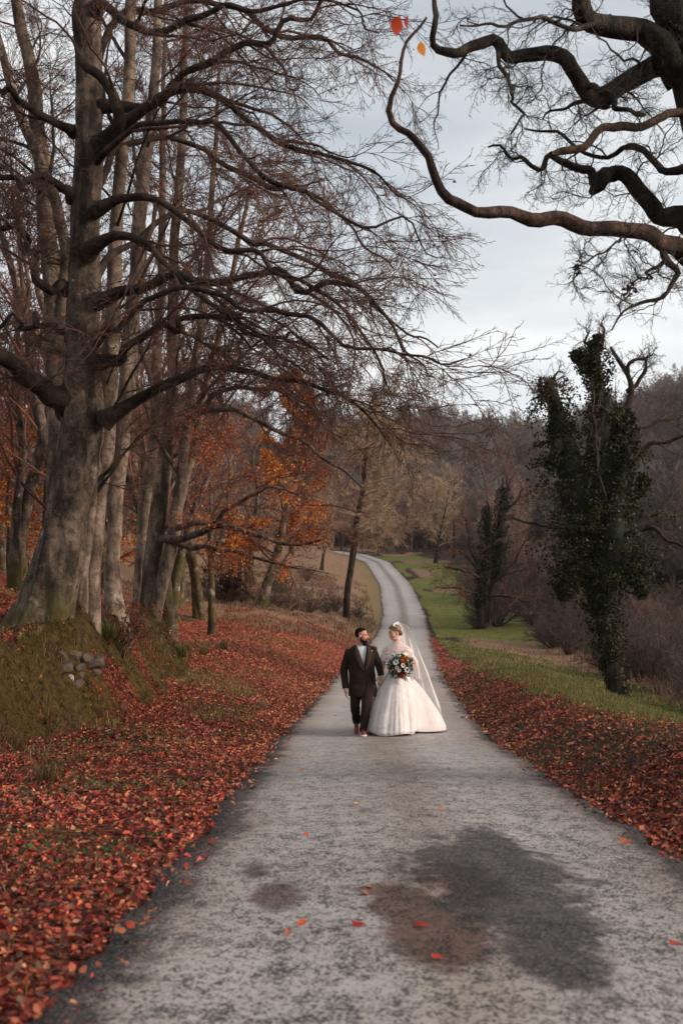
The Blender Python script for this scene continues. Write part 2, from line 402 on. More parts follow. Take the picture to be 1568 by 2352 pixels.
# wheel tracks paler, the crown and the edges darker and damp
ac = k.math('ABSOLUTE', k.math('SUBTRACT', uv[0], .5))            # 0 at the crown .. .5 at the edge
trk = k.ramp(k.math('ADD', ac, k.math('MULTIPLY', k.math('SUBTRACT', mid, .5), .10)), [(0.03, 0.0), (0.16, 1.0), (0.30, 1.0), (0.42, 0.0)])
c = k.mix(k.math('MULTIPLY', trk, .48), c, (0.46, 0.445, 0.44))
c = k.mix(k.math('MULTIPLY', k.ramp(ac, [(0.02, 1.0), (0.13, 0.0)]), k.math('MULTIPLY', uv[1], .55)), c, (0.14, 0.115, 0.085))
# coarse aggregate: pale stones with dark gaps between them, more open towards the viewer
near = k.math('SUBTRACT', 1.0, uv[1], True)
agg = k.noise(60, 4, p, .62)
lim = k.math('ADD', k.math('MULTIPLY', k.math('SUBTRACT', mid, .5), .42), k.math('MULTIPLY', k.math('SUBTRACT', k.noise(15, 4, p, .65), .5), .55))
pit = k.ramp(k.math('SUBTRACT', k.math('ADD', agg, lim), k.math('MULTIPLY', near, .06)), [(0.37, 1.0), (0.45, 0.0)])
c = k.mix(k.math('MULTIPLY', pit, k.math('ADD', .14, k.math('MULTIPLY', near, .80))), c, (0.030, 0.026, 0.026))
c = k.mix(k.math('MULTIPLY', k.ramp(agg, [(0.60, 0.0), (0.70, 1.0)]), .45), c, (0.40, 0.375, 0.36))
c = k.mix(k.math('MULTIPLY', k.ramp(fine, [(0.62, 0.0), (0.75, 1.0)]), .45), c, (0.42, 0.40, 0.385))
c = k.mix(k.math('MULTIPLY', k.ramp(fine, [(0.28, 1.0), (0.40, 0.0)]), .6), c, (0.07, 0.062, 0.058))
# damp edge, broad on the left near the viewer
left = k.math('LESS_THAN', uv[0], .5)
wide = k.math('MULTIPLY', k.math('MULTIPLY', left, near), .035)
edge = k.ramp(k.math('ADD', k.math('ADD', ac, wide), k.math('MULTIPLY', k.math('SUBTRACT', mid, .5), .16)), [(0.43, 0.0), (0.475, 1.0)])
c = k.mix(k.math('MULTIPLY', edge, .95), c, k.mix(1.0, c, (0.13, 0.115, 0.115), 'MULTIPLY'))
c = k.mix(k.math('MULTIPLY', edge, k.ramp(agg, [(0.56, 0.0), (0.66, .8)])), c, (0.23, 0.22, 0.22))
# damp stains: sums of soft discs broken up by noise
def stain(discs, gain=1.0):
    tot = None
    for (x0, y0, rx, ry_) in discs:
        q = k.map(p, (1/rx, 1/ry_, 0), (-x0/rx, -y0/ry_, 0))
        ln = k.n('ShaderNodeVectorMath', operation='LENGTH'); k.l(q, ln.inputs[0])
        v = k.math('SUBTRACT', 1.0, ln.outputs['Value'])
        tot = v if tot is None else k.math('MAXIMUM', tot, v)
    tot = k.math('ADD', tot, k.math('MULTIPLY', k.math('SUBTRACT', k.noise(2.4, 8, p, .76), .5), 2.3))
    tot = k.math('ADD', tot, k.math('MULTIPLY', k.math('SUBTRACT', agg, .5), .9))
    return tot
def disc(px, py, wpx, hpx):
    x0, y0 = roadpt(px, py); _, ya = roadpt(px, py-hpx); _, yb = roadpt(px, py+hpx); xa, _ = roadpt(px+wpx, py)
    return (x0, y0, abs(xa-x0), abs(ya-yb)/2)
big_s = stain([disc(1130, 2020, 190, 85), disc(1235, 2130, 140, 100), disc(1150, 2090, 150, 80), disc(1120, 1965, 80, 45), disc(1265, 2235, 120, 90)])
brown_s = stain([disc(1000, 2185, 150, 90), disc(930, 2110, 110, 60), disc(1060, 2060, 120, 60)])
small_s = stain([disc(632, 2085, 62, 52), disc(588, 2022, 40, 22)])
big_s = k.math('ADD', big_s, k.math('MULTIPLY', k.math('SUBTRACT', agg, .5), 1.3)); wet = k.ramp(big_s, [(0.02, 0.0), (0.26, 1.0)])
c = k.mix(k.math('MULTIPLY', k.ramp(brown_s, [(0.02, 0.0), (0.34, 1.0)]), .95), c, k.mix(1.0, c, (0.36, 0.235, 0.19), 'MULTIPLY'))
c = k.mix(k.math('MULTIPLY', wet, .95), c, k.mix(1.0, c, (0.15, 0.135, 0.135), 'MULTIPLY'))
c = k.mix(k.math('MULTIPLY', wet, k.ramp(agg, [(0.59, 0.0), (0.67, .7)])), c, (0.24, 0.23, 0.225))
c = k.mix(k.math('MULTIPLY', k.ramp(small_s, [(0.0, 0.0), (0.5, 1.0)]), .9), c, k.mix(1.0, c, (0.30, 0.20, 0.17), 'MULTIPLY'))
c = k.mix(k.math('MULTIPLY', k.ramp(k.noise(1.7, 5, k.map(p, (1, .6, 1), (3, 8, 0)), .6), [(0.60, 0.0), (0.74, .6)]), .7), c, k.mix(1.0, c, (0.42, 0.36, 0.33), 'MULTIPLY'))
k.base(c)
k.rough(k.math('SUBTRACT', .78, k.math('MULTIPLY', wet, .22)))
k.bump(k.math('ADD', grit, k.math('MULTIPLY', fine, .5)), 0.55, 0.012)
M['road'] = k.m
rm = mesh_np('lane', V, Q, M['road'])
add_attr(rm, 'lane', np.stack([(U.ravel()+1)/2, sm(RY.ravel(), 6, 26), 0*U.ravel()], -1))
tag(obj('lane', rm), 'narrow worn tarmac lane running down into the valley', None, kind='structure')

# ------------------------------------------------------------------ the river down in the gorge
yy = np.arange(30, 330, 3.0); uu = np.linspace(-6, 6, 9)
YY, UU = np.meshgrid(yy, uu, indexing='ij')
V = np.stack([river_x(YY)+UU, YY, np.full_like(YY, -9.25) + .05*noise(YY*.8, UU*.8)], -1).reshape(-1, 3); n_u = len(uu)
ii = (np.arange(len(yy)-1)[:, None]*n_u + np.arange(n_u-1)[None, :]).ravel()
k = N('river_water'); p = k.pos()
foam = k.ramp(k.noise(1.1, 6, k.map(p, (1, .45, 1)), .7), [(0.50, 0.0), (0.66, 1.0)])
k.base(k.mix(foam, (0.030, 0.026, 0.024), (0.48, 0.47, 0.48))); k.rough(k.math('ADD', .12, k.math('MULTIPLY', foam, .5)))
k.bump(k.noise(1.6, 4, p), .5, .15); M['river'] = k.m
tag(obj('river', mesh_np('river', V, np.stack([ii, ii+1, ii+1+n_u, ii+n_u], -1), M['river'])), 'white flecked river running through the gorge', None, kind='structure')
M['rock'] = simple('river_rock', (0.24, 0.21, 0.20), (0.09, 0.078, 0.075), 2.5, .85, .5)
def rock_geo(rng, sub=2):
    bm = bmesh.new(); bmesh.ops.create_icosphere(bm, subdivisions=sub, radius=1)
    v = np.array([q.co[:] for q in bm.verts]); f = np.array([[a.index for a in q.verts] for q in bm.faces]); bm.free()
    o = rng.uniform(0, 99, 3)
    v = v * (0.68 + .75*fbm(v[:, :1]*1.3+o[0], v[:, 1:2]*1.3+o[1], v[:, 2:]*1.3+o[2], s=3))
    for _ in range(4):                            # knock flat faces off
        nrm = unit(rng.normal(size=3)); dd = v @ nrm; lim = rng.uniform(.55, .8)
        v = v - np.maximum(dd - lim, 0)[:, None]*nrm
    return v, f
rng = np.random.default_rng(11); g = Geo()
for q in range(260):
    y = rng.uniform(60, 210); x = river_x(y) + rng.normal()*4.6; s = rng.uniform(.25, .95)
    v, f = rock_geo(rng, 1); g.add(v*np.array([s, s*.9, s*.6]) + [x, y, -9.2], T=f)
tag(obj('river_stones', g.mesh('river_stones', M['rock'])), 'pale stones strewn along the river bed', None, kind='stuff')
# ------------------------------------------------------------------ trees
def plen(P): return np.linalg.norm(np.diff(P, axis=1), axis=2).sum(1)
def grow(P, R, n, t0, t1, ang, lr, K, wig, grav, rng, flat=1.0, rr=.6, rmin=.003, bias=(0, 0, 0), taper=.5, labs=None, curl=0.0):
    """n children on each parent polyline; returns (P2, R2)"""
    Np, K0, _ = P.shape
    t = t0 + (t1-t0) * (np.arange(n)[None, :] + rng.uniform(0, 1, (Np, n))) / n
    f = t*(K0-1); i = np.clip(f.astype(int), 0, K0-2); w_ = (f-i)[..., None]; ar = np.arange(Np)[:, None]
    pos = P[ar, i]*(1-w_) + P[ar, i+1]*w_; tan = unit(P[ar, i+1]-P[ar, i])
    pr = R[ar, i]*(1-w_[..., 0]) + R[ar, i+1]*w_[..., 0]
    rv = rng.normal(size=tan.shape); rv[..., 2] *= flat
    perp = unit(rv - (rv*tan).sum(-1, keepdims=True)*tan)
    a = rng.uniform(ang[0], ang[1], t.shape)[..., None]
    d = unit(np.cos(a)*tan + np.sin(a)*perp + np.asarray(bias))
    Lg = (plen(P)[:, None] if labs is None else labs) * lr * (1 - taper*t) * rng.uniform(.55, 1.25, t.shape)
    r0 = np.minimum(pr*rr*rng.uniform(.6, 1.1, t.shape), np.maximum(Lg*.015, rmin*1.3)); r0 = np.maximum(r0, rmin)
    m = Np*n; pos = pos.reshape(m, 3); d = d.reshape(m, 3); Lg = Lg.reshape(m); r0 = r0.reshape(m)
    out = [pos]; st = (Lg/(K-1))[:, None]; cv = rng.normal(size=(m, 3))*curl
    for _ in range(K-1):
        d = unit(d + rng.normal(size=(m, 3))*wig + cv + np.array([0, 0, -grav])); pos = pos + d*st; out.append(pos)
    P2 = np.stack(out, 1); u = np.linspace(0, 1, K)[None, :]
    R2 = np.maximum(r0[:, None]*(1-u*.8), rmin*(1-.35*u))
    return P2, R2

def traced(pts, n=24, wob=0.0, rng=None):
    """[(px, py, depth, radius in grid units)] -> P (1,n,3), R (1,n) in metres"""
    q = np.array([np.r_[at(a, b, c), r*c/F] for a, b, c, r in pts]); s = catmull(q, n)
    P = s[:, :3].copy(); R = np.maximum(s[:, 3], .003)
    if wob and rng is not None:
        u = np.linspace(0, 1, n)
        for ax in range(3): P[:, ax] += wob*(noise(u*n/3, u*0+ax, s=int(rng.integers(9999)))-.5)*2*np.minimum(1, u*6)
    return P[None], R[None]

def trunk_mesh(name, P, R, mat, sides=22, lump=.12, flare=0.0, roots=6, seed=0, fscale=1.0):
    """one stem as a fluted, lumpy tube with a root flare"""
    K = P.shape[1]; T, A, B = frames(P); a = np.arange(sides)*2*np.pi/sides
    cs, sn = np.cos(a), np.sin(a); dz = np.concatenate([[0], np.cumsum(np.linalg.norm(np.diff(P[0], axis=0), axis=1))])
    r = R[0][:, None] * (1 + lump*2*(fbm(cs[None]*1.6*fscale+5, sn[None]*1.6*fscale+dz[:, None]*.0, dz[:, None]*.8/max(R.max(), .12)*.35, s=seed, o=3)-.5)
                         + lump*.8*(noise(cs[None]*3+1, sn[None]*3, dz[:, None]*2.6, s=seed+7)-.5))
    if flare:
        lob = .5+.5*np.cos(a*roots + seed + 1.2*noise(cs*2, sn*2, 0, s=seed+3)*3)
        r = r + R[0][:, None]*flare*np.exp(-dz/(.9*R[0][0]*1.6))[:, None]*(.25+1.0*lob[None]**2)
    V = P[0][:, None, :] + r[..., None]*(cs[None, :, None]*A[0][:, None, :] + sn[None, :, None]*B[0][:, None, :])
    base = np.arange(K-1)[:, None]*sides; i = np.arange(sides)[None]; j = (i+1) % sides
    Q = np.stack([base+i, base+j, base+sides+j, base+sides+i], -1).reshape(-1, 4)
    return mesh_np(name, V.reshape(-1, 3), Q, mat)

def leaf_cards(pts, size, rng, cols, up=.5, fold=.35, asp=.62):
    """folded pointed leaves, 4 triangles each: V, T, C"""
    n = len(pts); s = (size[0] + (size[1]-size[0])*rng.uniform(0, 1, n))[:, None]
    nrm = rng.normal(size=(n, 3))*(1-up); nrm[:, 2] += up*1.6; nrm = unit(nrm)
    ax = rng.normal(size=(n, 3)); ax = unit(ax - (ax*nrm).sum(1, keepdims=True)*nrm); sd = np.cross(nrm, ax)
    fo = rng.uniform(-fold, fold*1.6, n)[:, None]; be = rng.uniform(-.25, .35, n)[:, None]; wd = asp*rng.uniform(.75, 1.15, n)[:, None]
    base = pts - ax*s*.5 + nrm*s*be*.5; tip = pts + ax*s*.5 + nrm*s*be*.6
    le = pts + sd*s*wd*.5 + nrm*s*fo*.5 - ax*s*.05; ri = pts - sd*s*wd*.5 + nrm*s*fo*.5*rng.uniform(.3, 1.2, n)[:, None] - ax*s*.05
    V = np.stack([base, ri, tip, le, pts], 1).reshape(-1, 3); o = (np.arange(n)*5)[:, None, None]
    T = (o + np.array([[0, 1, 4], [1, 2, 4], [2, 3, 4], [3, 0, 4]])[None]).reshape(-1, 3)
    cols = np.asarray(cols, float); cc = cols[rng.integers(len(cols), size=n)]*rng.uniform(.5, 1.75, (n, 1))*1.12
    cc = cc * (1 + rng.normal(size=(n, 3))*.06)
    return V, T, np.repeat(np.clip(cc, .002, .9), 5, axis=0)
COPPER = [(.60, .19, .03), (.68, .25, .04), (.52, .13, .025), (.40, .085, .022), (.74, .34, .05), (.32, .06, .02)]
REDLEAF = [(.32, .045, .026), (.25, .028, .018), (.38, .080, .040), (.15, .014, .011), (.40, .115, .055), (.25, .036, .024), (.10, .015, .012), (.34, .075, .035), (.42, .18, .10)]

def tube_part(name, P, R, mat, parent, sides):
    V, Q = tubes(P, R, sides); o = obj(name, mesh_np(name, V, Q, mat), parent); return o

rng = np.random.default_rng(5)
# --- the great beech by the lane
DA = 17.0
tA = thing('beech_tree', 'huge grey beech with mossy root flare on the bank, foremost trunk on the left', 'tree', at(95, 1462, DA))
def local(root, *arr):                            # geometry given in world space, kept relative to the thing's base
    off = np.array(root.location); return [a - off for a in arr]
def put(root, name, me_fn): pass
PA, RA = traced([(80, 1540, DA, 80), (88, 1492, DA, 72), (96, 1452, DA, 62), (118, 1360, DA, 52), (150, 1210, DA, 47), (180, 1050, DA, 47), (188, 930, DA, 45), (190, 800, DA, 37), (194, 600, DA, 34),
                 (203, 400, DA, 32), (206, 200, DA, 30), (204, 0, DA, 27), (200, -250, DA+.2, 22), (207, -600, DA+.4, 12), (218, -900, DA+.5, 3)], 80)
off = np.array(tA.location)
obj('trunk', trunk_mesh('trunk', PA-off, RA, M['beech'], 48, .26, .75, 6, 3, 1.5), tA)
limbsA = [
 [(232, 335, DA-.2, 20), (262, 300, 16.6, 15), (275, 270, 16.4, 14), (262, 220, 16.2, 13), (238, 180, 16.1, 12), (200, 150, 16, 12), (178, 90, 16, 11), (182, 0, 15.9, 10), (190, -120, 15.8, 7), (240, -300, 15.5, 3)],
 [(240, 330, DA, 17), (290, 278, 16.8, 14), (345, 235, 16.5, 12), (415, 202, 16.2, 10), (475, 212, 16, 9), (545, 255, 15.8, 8), (600, 292, 15.7, 7), (650, 330, 15.6, 6.5), (740, 355, 15.4, 5), (800, 372, 15.2, 4), (860, 402, 15, 3), (925, 450, 14.9, 2)],
 [(215, 250, DA, 14), (330, 222, 16.9, 11), (475, 146, 16.5, 9), (550, 125, 16.3, 8), (650, 86, 16, 7), (725, 12, 15.8, 5), (800, -60, 15.7, 3)],
 [(215, 40, DA, 13), (240, 12, 16.6, 11), (300, 45, 16.3, 10), (380, 70, 16.2, 9), (425, 45, 16.1, 8), (500, 30, 16, 7), (620, 20, 15.7, 5), (760, 15, 15.4, 3.5), (880, 60, 15, 2)],
 [(170, 302, DA, 12), (120, 290, 16.5, 10), (60, 250, 16.2, 9), (0, 210, 16, 8), (-90, 170, 15.8, 5), (-180, 150, 15.8, 2)],
 [(168, 455, DA, 13), (125, 415, 16.6, 10), (40, 410, 16.2, 8), (-10, 404, 16, 7), (-110, 440, 15.8, 3)],
 [(160, 670, DA, 13), (115, 640, 16.7, 11), (50, 565, 16.4, 9), (0, 520, 16.2, 8), (-80, 470, 16, 4)],
 [(222, 692, DA-.2, 16), (300, 665, 16.5, 12), (400, 640, 16.1, 10), (500, 634, 15.8, 9), (600, 630, 15.4, 8), (700, 652, 15.1, 7), (784, 672, 14.8, 6), (860, 715, 14.6, 4.5), (930, 790, 14.4, 3.2), (985, 880, 14.3, 2)],
 [(200, 582, DA-.3, 17), (240, 551, 16.4, 14), (300, 540, 16.1, 10), (345, 565, 15.9, 8), (385, 605, 15.7, 7), (430, 652, 15.5, 6), (500, 700, 15.3, 5), (600, 770, 15, 4), (700, 860, 14.8, 2.5)],
 [(215, 482, DA-.3, 15), (265, 470, 16.5, 11), (350, 450, 16.1, 9), (425, 476, 15.8, 8), (475, 520, 15.6, 7.5), (525, 565, 15.5, 7), (600, 612, 15.3, 6), (700, 665, 15.1, 5), (800, 735, 14.9, 4), (870, 830, 14.7, 3), (910, 930, 14.6, 2)],
 [(165, 935, DA, 30), (100, 889, 16.4, 25), (50, 858, 16, 23), (0, 824, 15.7, 21), (-90, 780, 15.3, 14), (-220, 760, 15, 6)],
 [(238, 966, DA-.2, 17), (310, 919, 16.6, 14), (375, 884, 16.3, 12), (435, 859, 16, 11), (500, 848, 15.8, 9), (550, 858, 15.6, 8), (650, 869, 15.3, 6.5), (750, 894, 15, 5), (840, 950, 14.8, 3.5), (900, 1030, 14.7, 2)],
 [(222, 836, DA-.3, 14), (280, 809, 16.5, 11), (330, 790, 16.2, 9), (390, 755, 16, 8), (470, 730, 15.7, 7), (560, 738, 15.4, 6), (660, 770, 15.1, 4.5), (740, 830, 14.9, 3)],
 [(165, 780, DA+.3, 12), (110, 740, 17.5, 8), (40, 735, 18, 6), (-40, 760, 18.3, 3)],
 [(212, 440, DA+.3, 9), (300, 350, 18, 7.5), (450, 330, 18.6, 6.5), (580, 400, 19, 7), (700, 450, 19.4, 5), (820, 540, 19.6, 3), (900, 620, 19.6, 2)],
 [(212, 650, DA+.3, 9), (310, 545, 18, 7.5), (470, 500, 18.7, 6.5), (620, 580, 19.3, 6.5), (760, 640, 19.7, 5), (880, 720, 20, 3.5), (1000, 800, 20.2, 2)],
 [(212, 160, DA+.3, 9), (300, 40, 18, 7.5), (450, 10, 18.5, 6.5), (640, 70, 19, 7), (800, 120, 19.4, 4), (900, 200, 19.6, 2)],
 [(215, 790, DA, 9), (300, 720, 15.8, 7.5), (420, 665, 15, 6.5), (560, 690, 14.4, 6), (700, 745, 14, 5.5), (820, 790, 13.8, 4), (960, 830, 13.6, 3), (1080, 800, 13.5, 2)],
 [(212, 380, DA, 9), (300, 310, 15.9, 7), (450, 290, 15.1, 6.5), (620, 410, 14.5, 6.5), (720, 470, 14.2, 5), (830, 520, 14, 4), (940, 520, 13.9, 2.6), (1020, 580, 13.8, 1.6)],
]
LP, LR = [], []
for l in limbsA:
    P_, R_ = traced(l, 40, .17 if l[1][3] < 13.5 else .06, rng); LP.append(P_); LR.append(R_)
    uu = np.linspace(0, 1, R_.shape[1])[None]; R_ = R_*(.9+.6*np.exp(-uu*16))
    obj('limb', trunk_mesh('limb', P_-off, R_, M['beech_dark'], 12, .16, 0, 3, int(rng.integers(99)), 1.0), tA)
LP = np.concatenate(LP); LR = np.concatenate(LR)
# fine twigs: a few small sprays, set along the branches as one mass
def spray_mesh(seed, rad, wig, droop, flat, n1=8, n2=2):
    r = np.random.default_rng(seed); K = 7; d = np.array([[1.0, 0, .12]]); p = np.zeros((1, 3)); out = [p]
    for _ in range(K-1): d = unit(d + r.normal(size=(1, 3))*wig*[1, 1, flat] + [0, 0, -droop]); p = p + d/(K-1); out.append(p)
    P = np.stack(out, 1); R = (rad*1.7*(1-np.linspace(0, 1, K)*.6))[None]
    Pa, Ra = grow(P, R, n1, .06, 1, (.35, .95), .40, 4, wig, droop*.3, r, flat, .8, rad*1.05, (.05, 0, .02), .45)
    Pb, Rb = grow(Pa, Ra, n2, .15, 1, (.35, .9), .5, 3, wig, 0, r, flat, .8, rad*.85, (.05, 0, .03), .4)
    g = Geo(); g.add(*tubes(P, R, 4)); g.add(*tubes(Pa, Ra, 3)); g.add(*tubes(Pb, Rb, 3)); return g
SPR = {}
def sprays(root, pos, dr, ln, mat, rng, style='beech', name='twigs'):
    key = (style, mat.name)
    if key not in SPR:
        cl = bpy.data.collections.new('sprays_'+style+mat.name)
        prm = dict(beech=(.0050, .12, .03, .4), oak=(.0058, .30, .0, 1.0), coarse=(.013, .16, .0, .8), mid=(.0085, .13, .01, .5))[style]
        for q in range(5): cl.objects.link(bpy.data.objects.new('spray', spray_mesh(200+q, *prm).mesh('spray', mat)))
        SPR[key] = cl
    cl = SPR[key]; off = np.array(root.location); n = len(pos)
    dr = unit(dr); me = bpy.data.meshes.new(name); me.vertices.add(n); me.vertices.foreach_set('co', (pos-off).astype(np.float32).ravel())
    yaw = np.arctan2(dr[:, 1], dr[:, 0]); pit = -np.arcsin(np.clip(dr[:, 2], -1, 1)); rol = rng.normal(size=n)*(.5 if style == 'beech' else 2)
    for nm, ty, ar in (('rot', 'FLOAT_VECTOR', np.stack([rol, pit, yaw], 1)), ('scl', 'FLOAT', ln)):
        at_ = me.attributes.new(nm, ty, 'POINT'); at_.data.foreach_set('vector' if ty == 'FLOAT_VECTOR' else 'value', ar.astype(np.float32).ravel())
    o = obj(name, me, root); gn = 'twig_sprays_'+style+mat.name; ng = bpy.data.node_groups.get(gn)
    if ng is None:
        ng = bpy.data.node_groups.new(gn, 'GeometryNodeTree'); ng.interface.new_socket('Geometry', in_out='INPUT', socket_type='NodeSocketGeometry'); ng.interface.new_socket('Geometry', in_out='OUTPUT', socket_type='NodeSocketGeometry')
        gi, go, ip = ng.nodes.new('NodeGroupInput'), ng.nodes.new('NodeGroupOutput'), ng.nodes.new('GeometryNodeInstanceOnPoints')
        ci = ng.nodes.new('GeometryNodeCollectionInfo'); ci.inputs['Collection'].default_value = cl; ci.inputs['Separate Children'].default_value = True; ci.inputs['Reset Children'].default_value = True
        ri = ng.nodes.new('FunctionNodeRandomValue'); ri.data_type = 'INT'; ri.inputs[4].default_value = 0; ri.inputs[5].default_value = 4
        na = ng.nodes.new('GeometryNodeInputNamedAttribute'); na.data_type = 'FLOAT_VECTOR'; na.inputs['Name'].default_value = 'rot'
        nb = ng.nodes.new('GeometryNodeInputNamedAttribute'); nb.data_type = 'FLOAT'; nb.inputs['Name'].default_value = 'scl'
        e2 = ng.nodes.new('FunctionNodeEulerToRotation'); K_ = ng.links.new
        K_(gi.outputs[0], ip.inputs['Points']); K_(ci.outputs[0], ip.inputs['Instance']); ip.inputs['Pick Instance'].default_value = True; K_(ri.outputs[2], ip.inputs['Instance Index'])
        K_(na.outputs['Attribute'], e2.inputs[0]); K_(e2.outputs[0], ip.inputs['Rotation']); K_(nb.outputs['Attribute'], ip.inputs['Scale']); K_(ip.outputs[0], go.inputs[0])
    o.modifiers.new('twigs', 'NODES').node_group = ng
    return tag(o, kind='stuff')
def on_branch(P, n, t0, t1, ang, rng, flat, bias):
    Np, K0, _ = P.shape; t = t0+(t1-t0)*(np.arange(n)[None]+rng.uniform(0, 1, (Np, n)))/n; t[:, -1] = .995
    f = t*(K0-1); i = np.clip(f.astype(int), 0, K0-2); w_ = (f-i)[..., None]; ar = np.arange(Np)[:, None]
    pos = P[ar, i]*(1-w_)+P[ar, i+1]*w_; tan = unit(P[ar, i+1]-P[ar, i]); rv = rng.normal(size=tan.shape); rv[..., 2] *= flat
    perp = unit(rv-(rv*tan).sum(-1, keepdims=True)*tan); a = rng.uniform(*ang, t.shape)[..., None]; a[:, -1] *= .2
    return pos.reshape(-1, 3), unit(np.cos(a)*tan+np.sin(a)*perp+np.asarray(bias)).reshape(-1, 3), t.reshape(-1)
def spray(root, LP, LR, mat, rng, n2=9, n3=8, ns=7, lr2=.40, lr3=.42, sl=(.35, .9), grav=(.03, .03), bias=(.12, -.02, -.04), rmin=.004, flat=.45, wig=.14, t0=.16, maxl=6, ang=(.4, 1.0), style='beech', K=(12, 8)):
    off = np.array(root.location); labs = np.minimum(plen(LP), maxl)[:, None]
    P2, R2 = grow(LP, LR, n2, t0, .97, ang, lr2, K[0], wig, grav[0], rng, flat, .62, rmin*2.2, bias, .3, labs)
    P3, R3 = grow(P2, R2, n3, .12, .98, (.4, 1.0), lr3, K[1], wig*.9, grav[1], rng, flat, .6, rmin*1.3, (0, 0, .03), .4)
    g = Geo(); g.add(*tubes(P2-off, R2, 5)); g.add(*tubes(P3-off, R3, 3)); tag(obj('branches', g.mesh('branches', mat), root), kind='stuff')
    p_, d_, t_ = on_branch(P3, ns, .08, 1, (.35, .95), rng, flat, (0, 0, .02)); q_, e_, u_ = on_branch(P2, max(ns, 3), .2, 1, (.4, 1.0), rng, flat, (0, 0, .02))
    r_, f_, v_ = on_branch(LP, 8, .5, 1, (.4, 1.0), rng, flat, (0, 0, .02))
    p_, d_, t_ = np.concatenate([p_, q_, r_]), np.concatenate([d_, e_, f_]), np.concatenate([t_, u_, v_])
    ln = rng.uniform(*sl, len(p_))*(1-.3*t_); sprays(root, p_, d_, ln, mat, rng, style)
    return P2, P3, p_ + d_*(ln*rng.uniform(.2, 1, len(ln)))[:, None]
b2, b3, b4 = spray(tA, LP, LR, M['twig'], rng, n2=9, n3=5, ns=3, sl=(.45, 1.1), ang=(.3, .9), wig=.17, grav=(.05, .04))
# a few dry leaves still hanging
idx = rng.choice(len(b4), 520); pts = b4[idx] + rng.normal(size=(520, 3))*.03
V_, T_, C_ = leaf_cards(pts-off, (.04, .075), rng, REDLEAF, .1)
obj('leaves', mesh_np('leaves', V_, T_, M['tree_leaf'], False, C_), tA)

def beech(label, stems, limbs, mat, lm, tw, seed, lump=.1, flare=.5, roots=5, kw=None, limb_n=22, rand=None, sides=24):
    """a tree of traced stems (first is the trunk) and traced or random limbs"""
    r = np.random.default_rng(seed); b = stems[0][0]
    t = thing('beech_tree', label, 'tree', at(b[0], b[1]-12, b[2])); o_ = np.array(t.location); SP, SR = [], []
    for q, s in enumerate(stems):
        if s[0][1] > 1300: s = [(s[0][0]-3, s[0][1]+.5*F/s[0][2], s[0][2], s[0][3]*1.1)] + s      # down into the ground
        P_, R_ = traced(s, 64, .03, r); SP.append(P_); SR.append(R_)
        obj('trunk' if q == 0 else 'stem', trunk_mesh('trunk', P_-o_, R_, mat, sides, lump, flare, roots, seed+q), t)
    P1, R1 = [], []
    for l in limbs:
        P_, R_ = traced(l, 26, .09, r); P1.append(P_); R1.append(R_)
        V_, Q_ = tubes(P_-o_, R_, 8); obj('limb', mesh_np('limb', V_, Q_, lm), t)
    if rand:
        n, t0, ln, ang, bias, gv = rand; g = Geo()
        for P_, R_ in zip(SP, SR):
            p2, r2 = grow(P_, R_, n, t0, .97, ang, 1.0, 26, .07, gv, r, .7, .42, .012, bias, .55, np.array([[ln]]), .006)
            r2 = np.maximum(r2, .008); g.add(*tubes(p2-o_, r2, 6)); P1.append(p2); R1.append(r2)
        obj('boughs', g.mesh('boughs', lm), t)
    LP_, LR_ = np.concatenate(P1), np.concatenate(R1)
    return t, spray(t, LP_, LR_, tw, r, **(kw or {})), LP_

DB = 18.0
beech('pale slender beech with a twin stem fused to the great beech', [
  [(205, 1450, DB, 25), (213, 1330, DB, 20), (224, 1160, DB, 21), (243, 1000, DB, 22), (250, 850, DB, 20), (262, 650, DB, 17), (272, 450, DB, 15), (290, 250, DB, 14), (297, 100, DB, 13), (301, -100, DB, 11), (312, -500, DB, 4)],
  [(183, 1440, DB-.3, 16), (190, 1330, DB-.3, 13), (203, 1200, DB-.2, 12), (215, 1100, DB-.2, 11), (232, 980, DB-.1, 10), (240, 880, DB, 8), (243, 800, DB, 5)]],
  [], M['beech_pale'], M['beech_dark'], M['twig'], 31, .10, .45, 5, dict(n2=4, n3=4, ns=2), rand=(8, .36, 4.2, (.6, 1.1), (.2, 0, .1), .004))
DC = 19.4
beech('smooth pale beech with ivy stump at its foot behind the great beech', [
  [(268, 1425, DC, 27), (262, 1370, DC, 20), (260, 1250, DC, 16), (270, 1100, DC, 19), (284, 950, DC, 20), (298, 800, DC, 18), (314, 600, DC, 16), (330, 420, DC, 15), (345, 300, DC, 13), (355, 180, DC, 11), (363, 0, DC, 9), (375, -350, DC, 3)]],
  [], M['beech_pale'], M['beech_dark'], M['twig'], 32, .08, .5, 4, dict(n2=4, n3=4, ns=2), rand=(11, .42, 4.6, (.6, 1.1), (.25, 0, .1), .004))
DD = 21.5
beech('dark beech with a pale slanting stem at the picture\'s left edge', [
  [(132, 1370, DD, 34), (135, 1200, DD, 28), (137, 1000, DD, 25), (122, 720, DD, 22), (106, 480, DD, 20), (90, 300, DD, 18), (70, 150, DD, 15), (40, 0, DD, 12), (10, -300, DD, 4)],
  [(128, 800, DD-.2, 14), (150, 600, DD-.6, 13), (125, 455, DD-.8, 12.5), (90, 372, DD-.9, 12), (50, 270, DD-1, 11), (14, 150, DD-1, 10), (-15, 40, DD-1, 8), (-60, -200, DD-1, 3)]],
  [], M['beech'], M['beech_dark'], M['twig'], 33, .08, .4, 5, dict(n2=4, n3=4, ns=2, bias=(0, 0, .02)), rand=(11, .3, 4.0, (.6, 1.2), (-.1, 0, .1), .003))
DF = 24.0
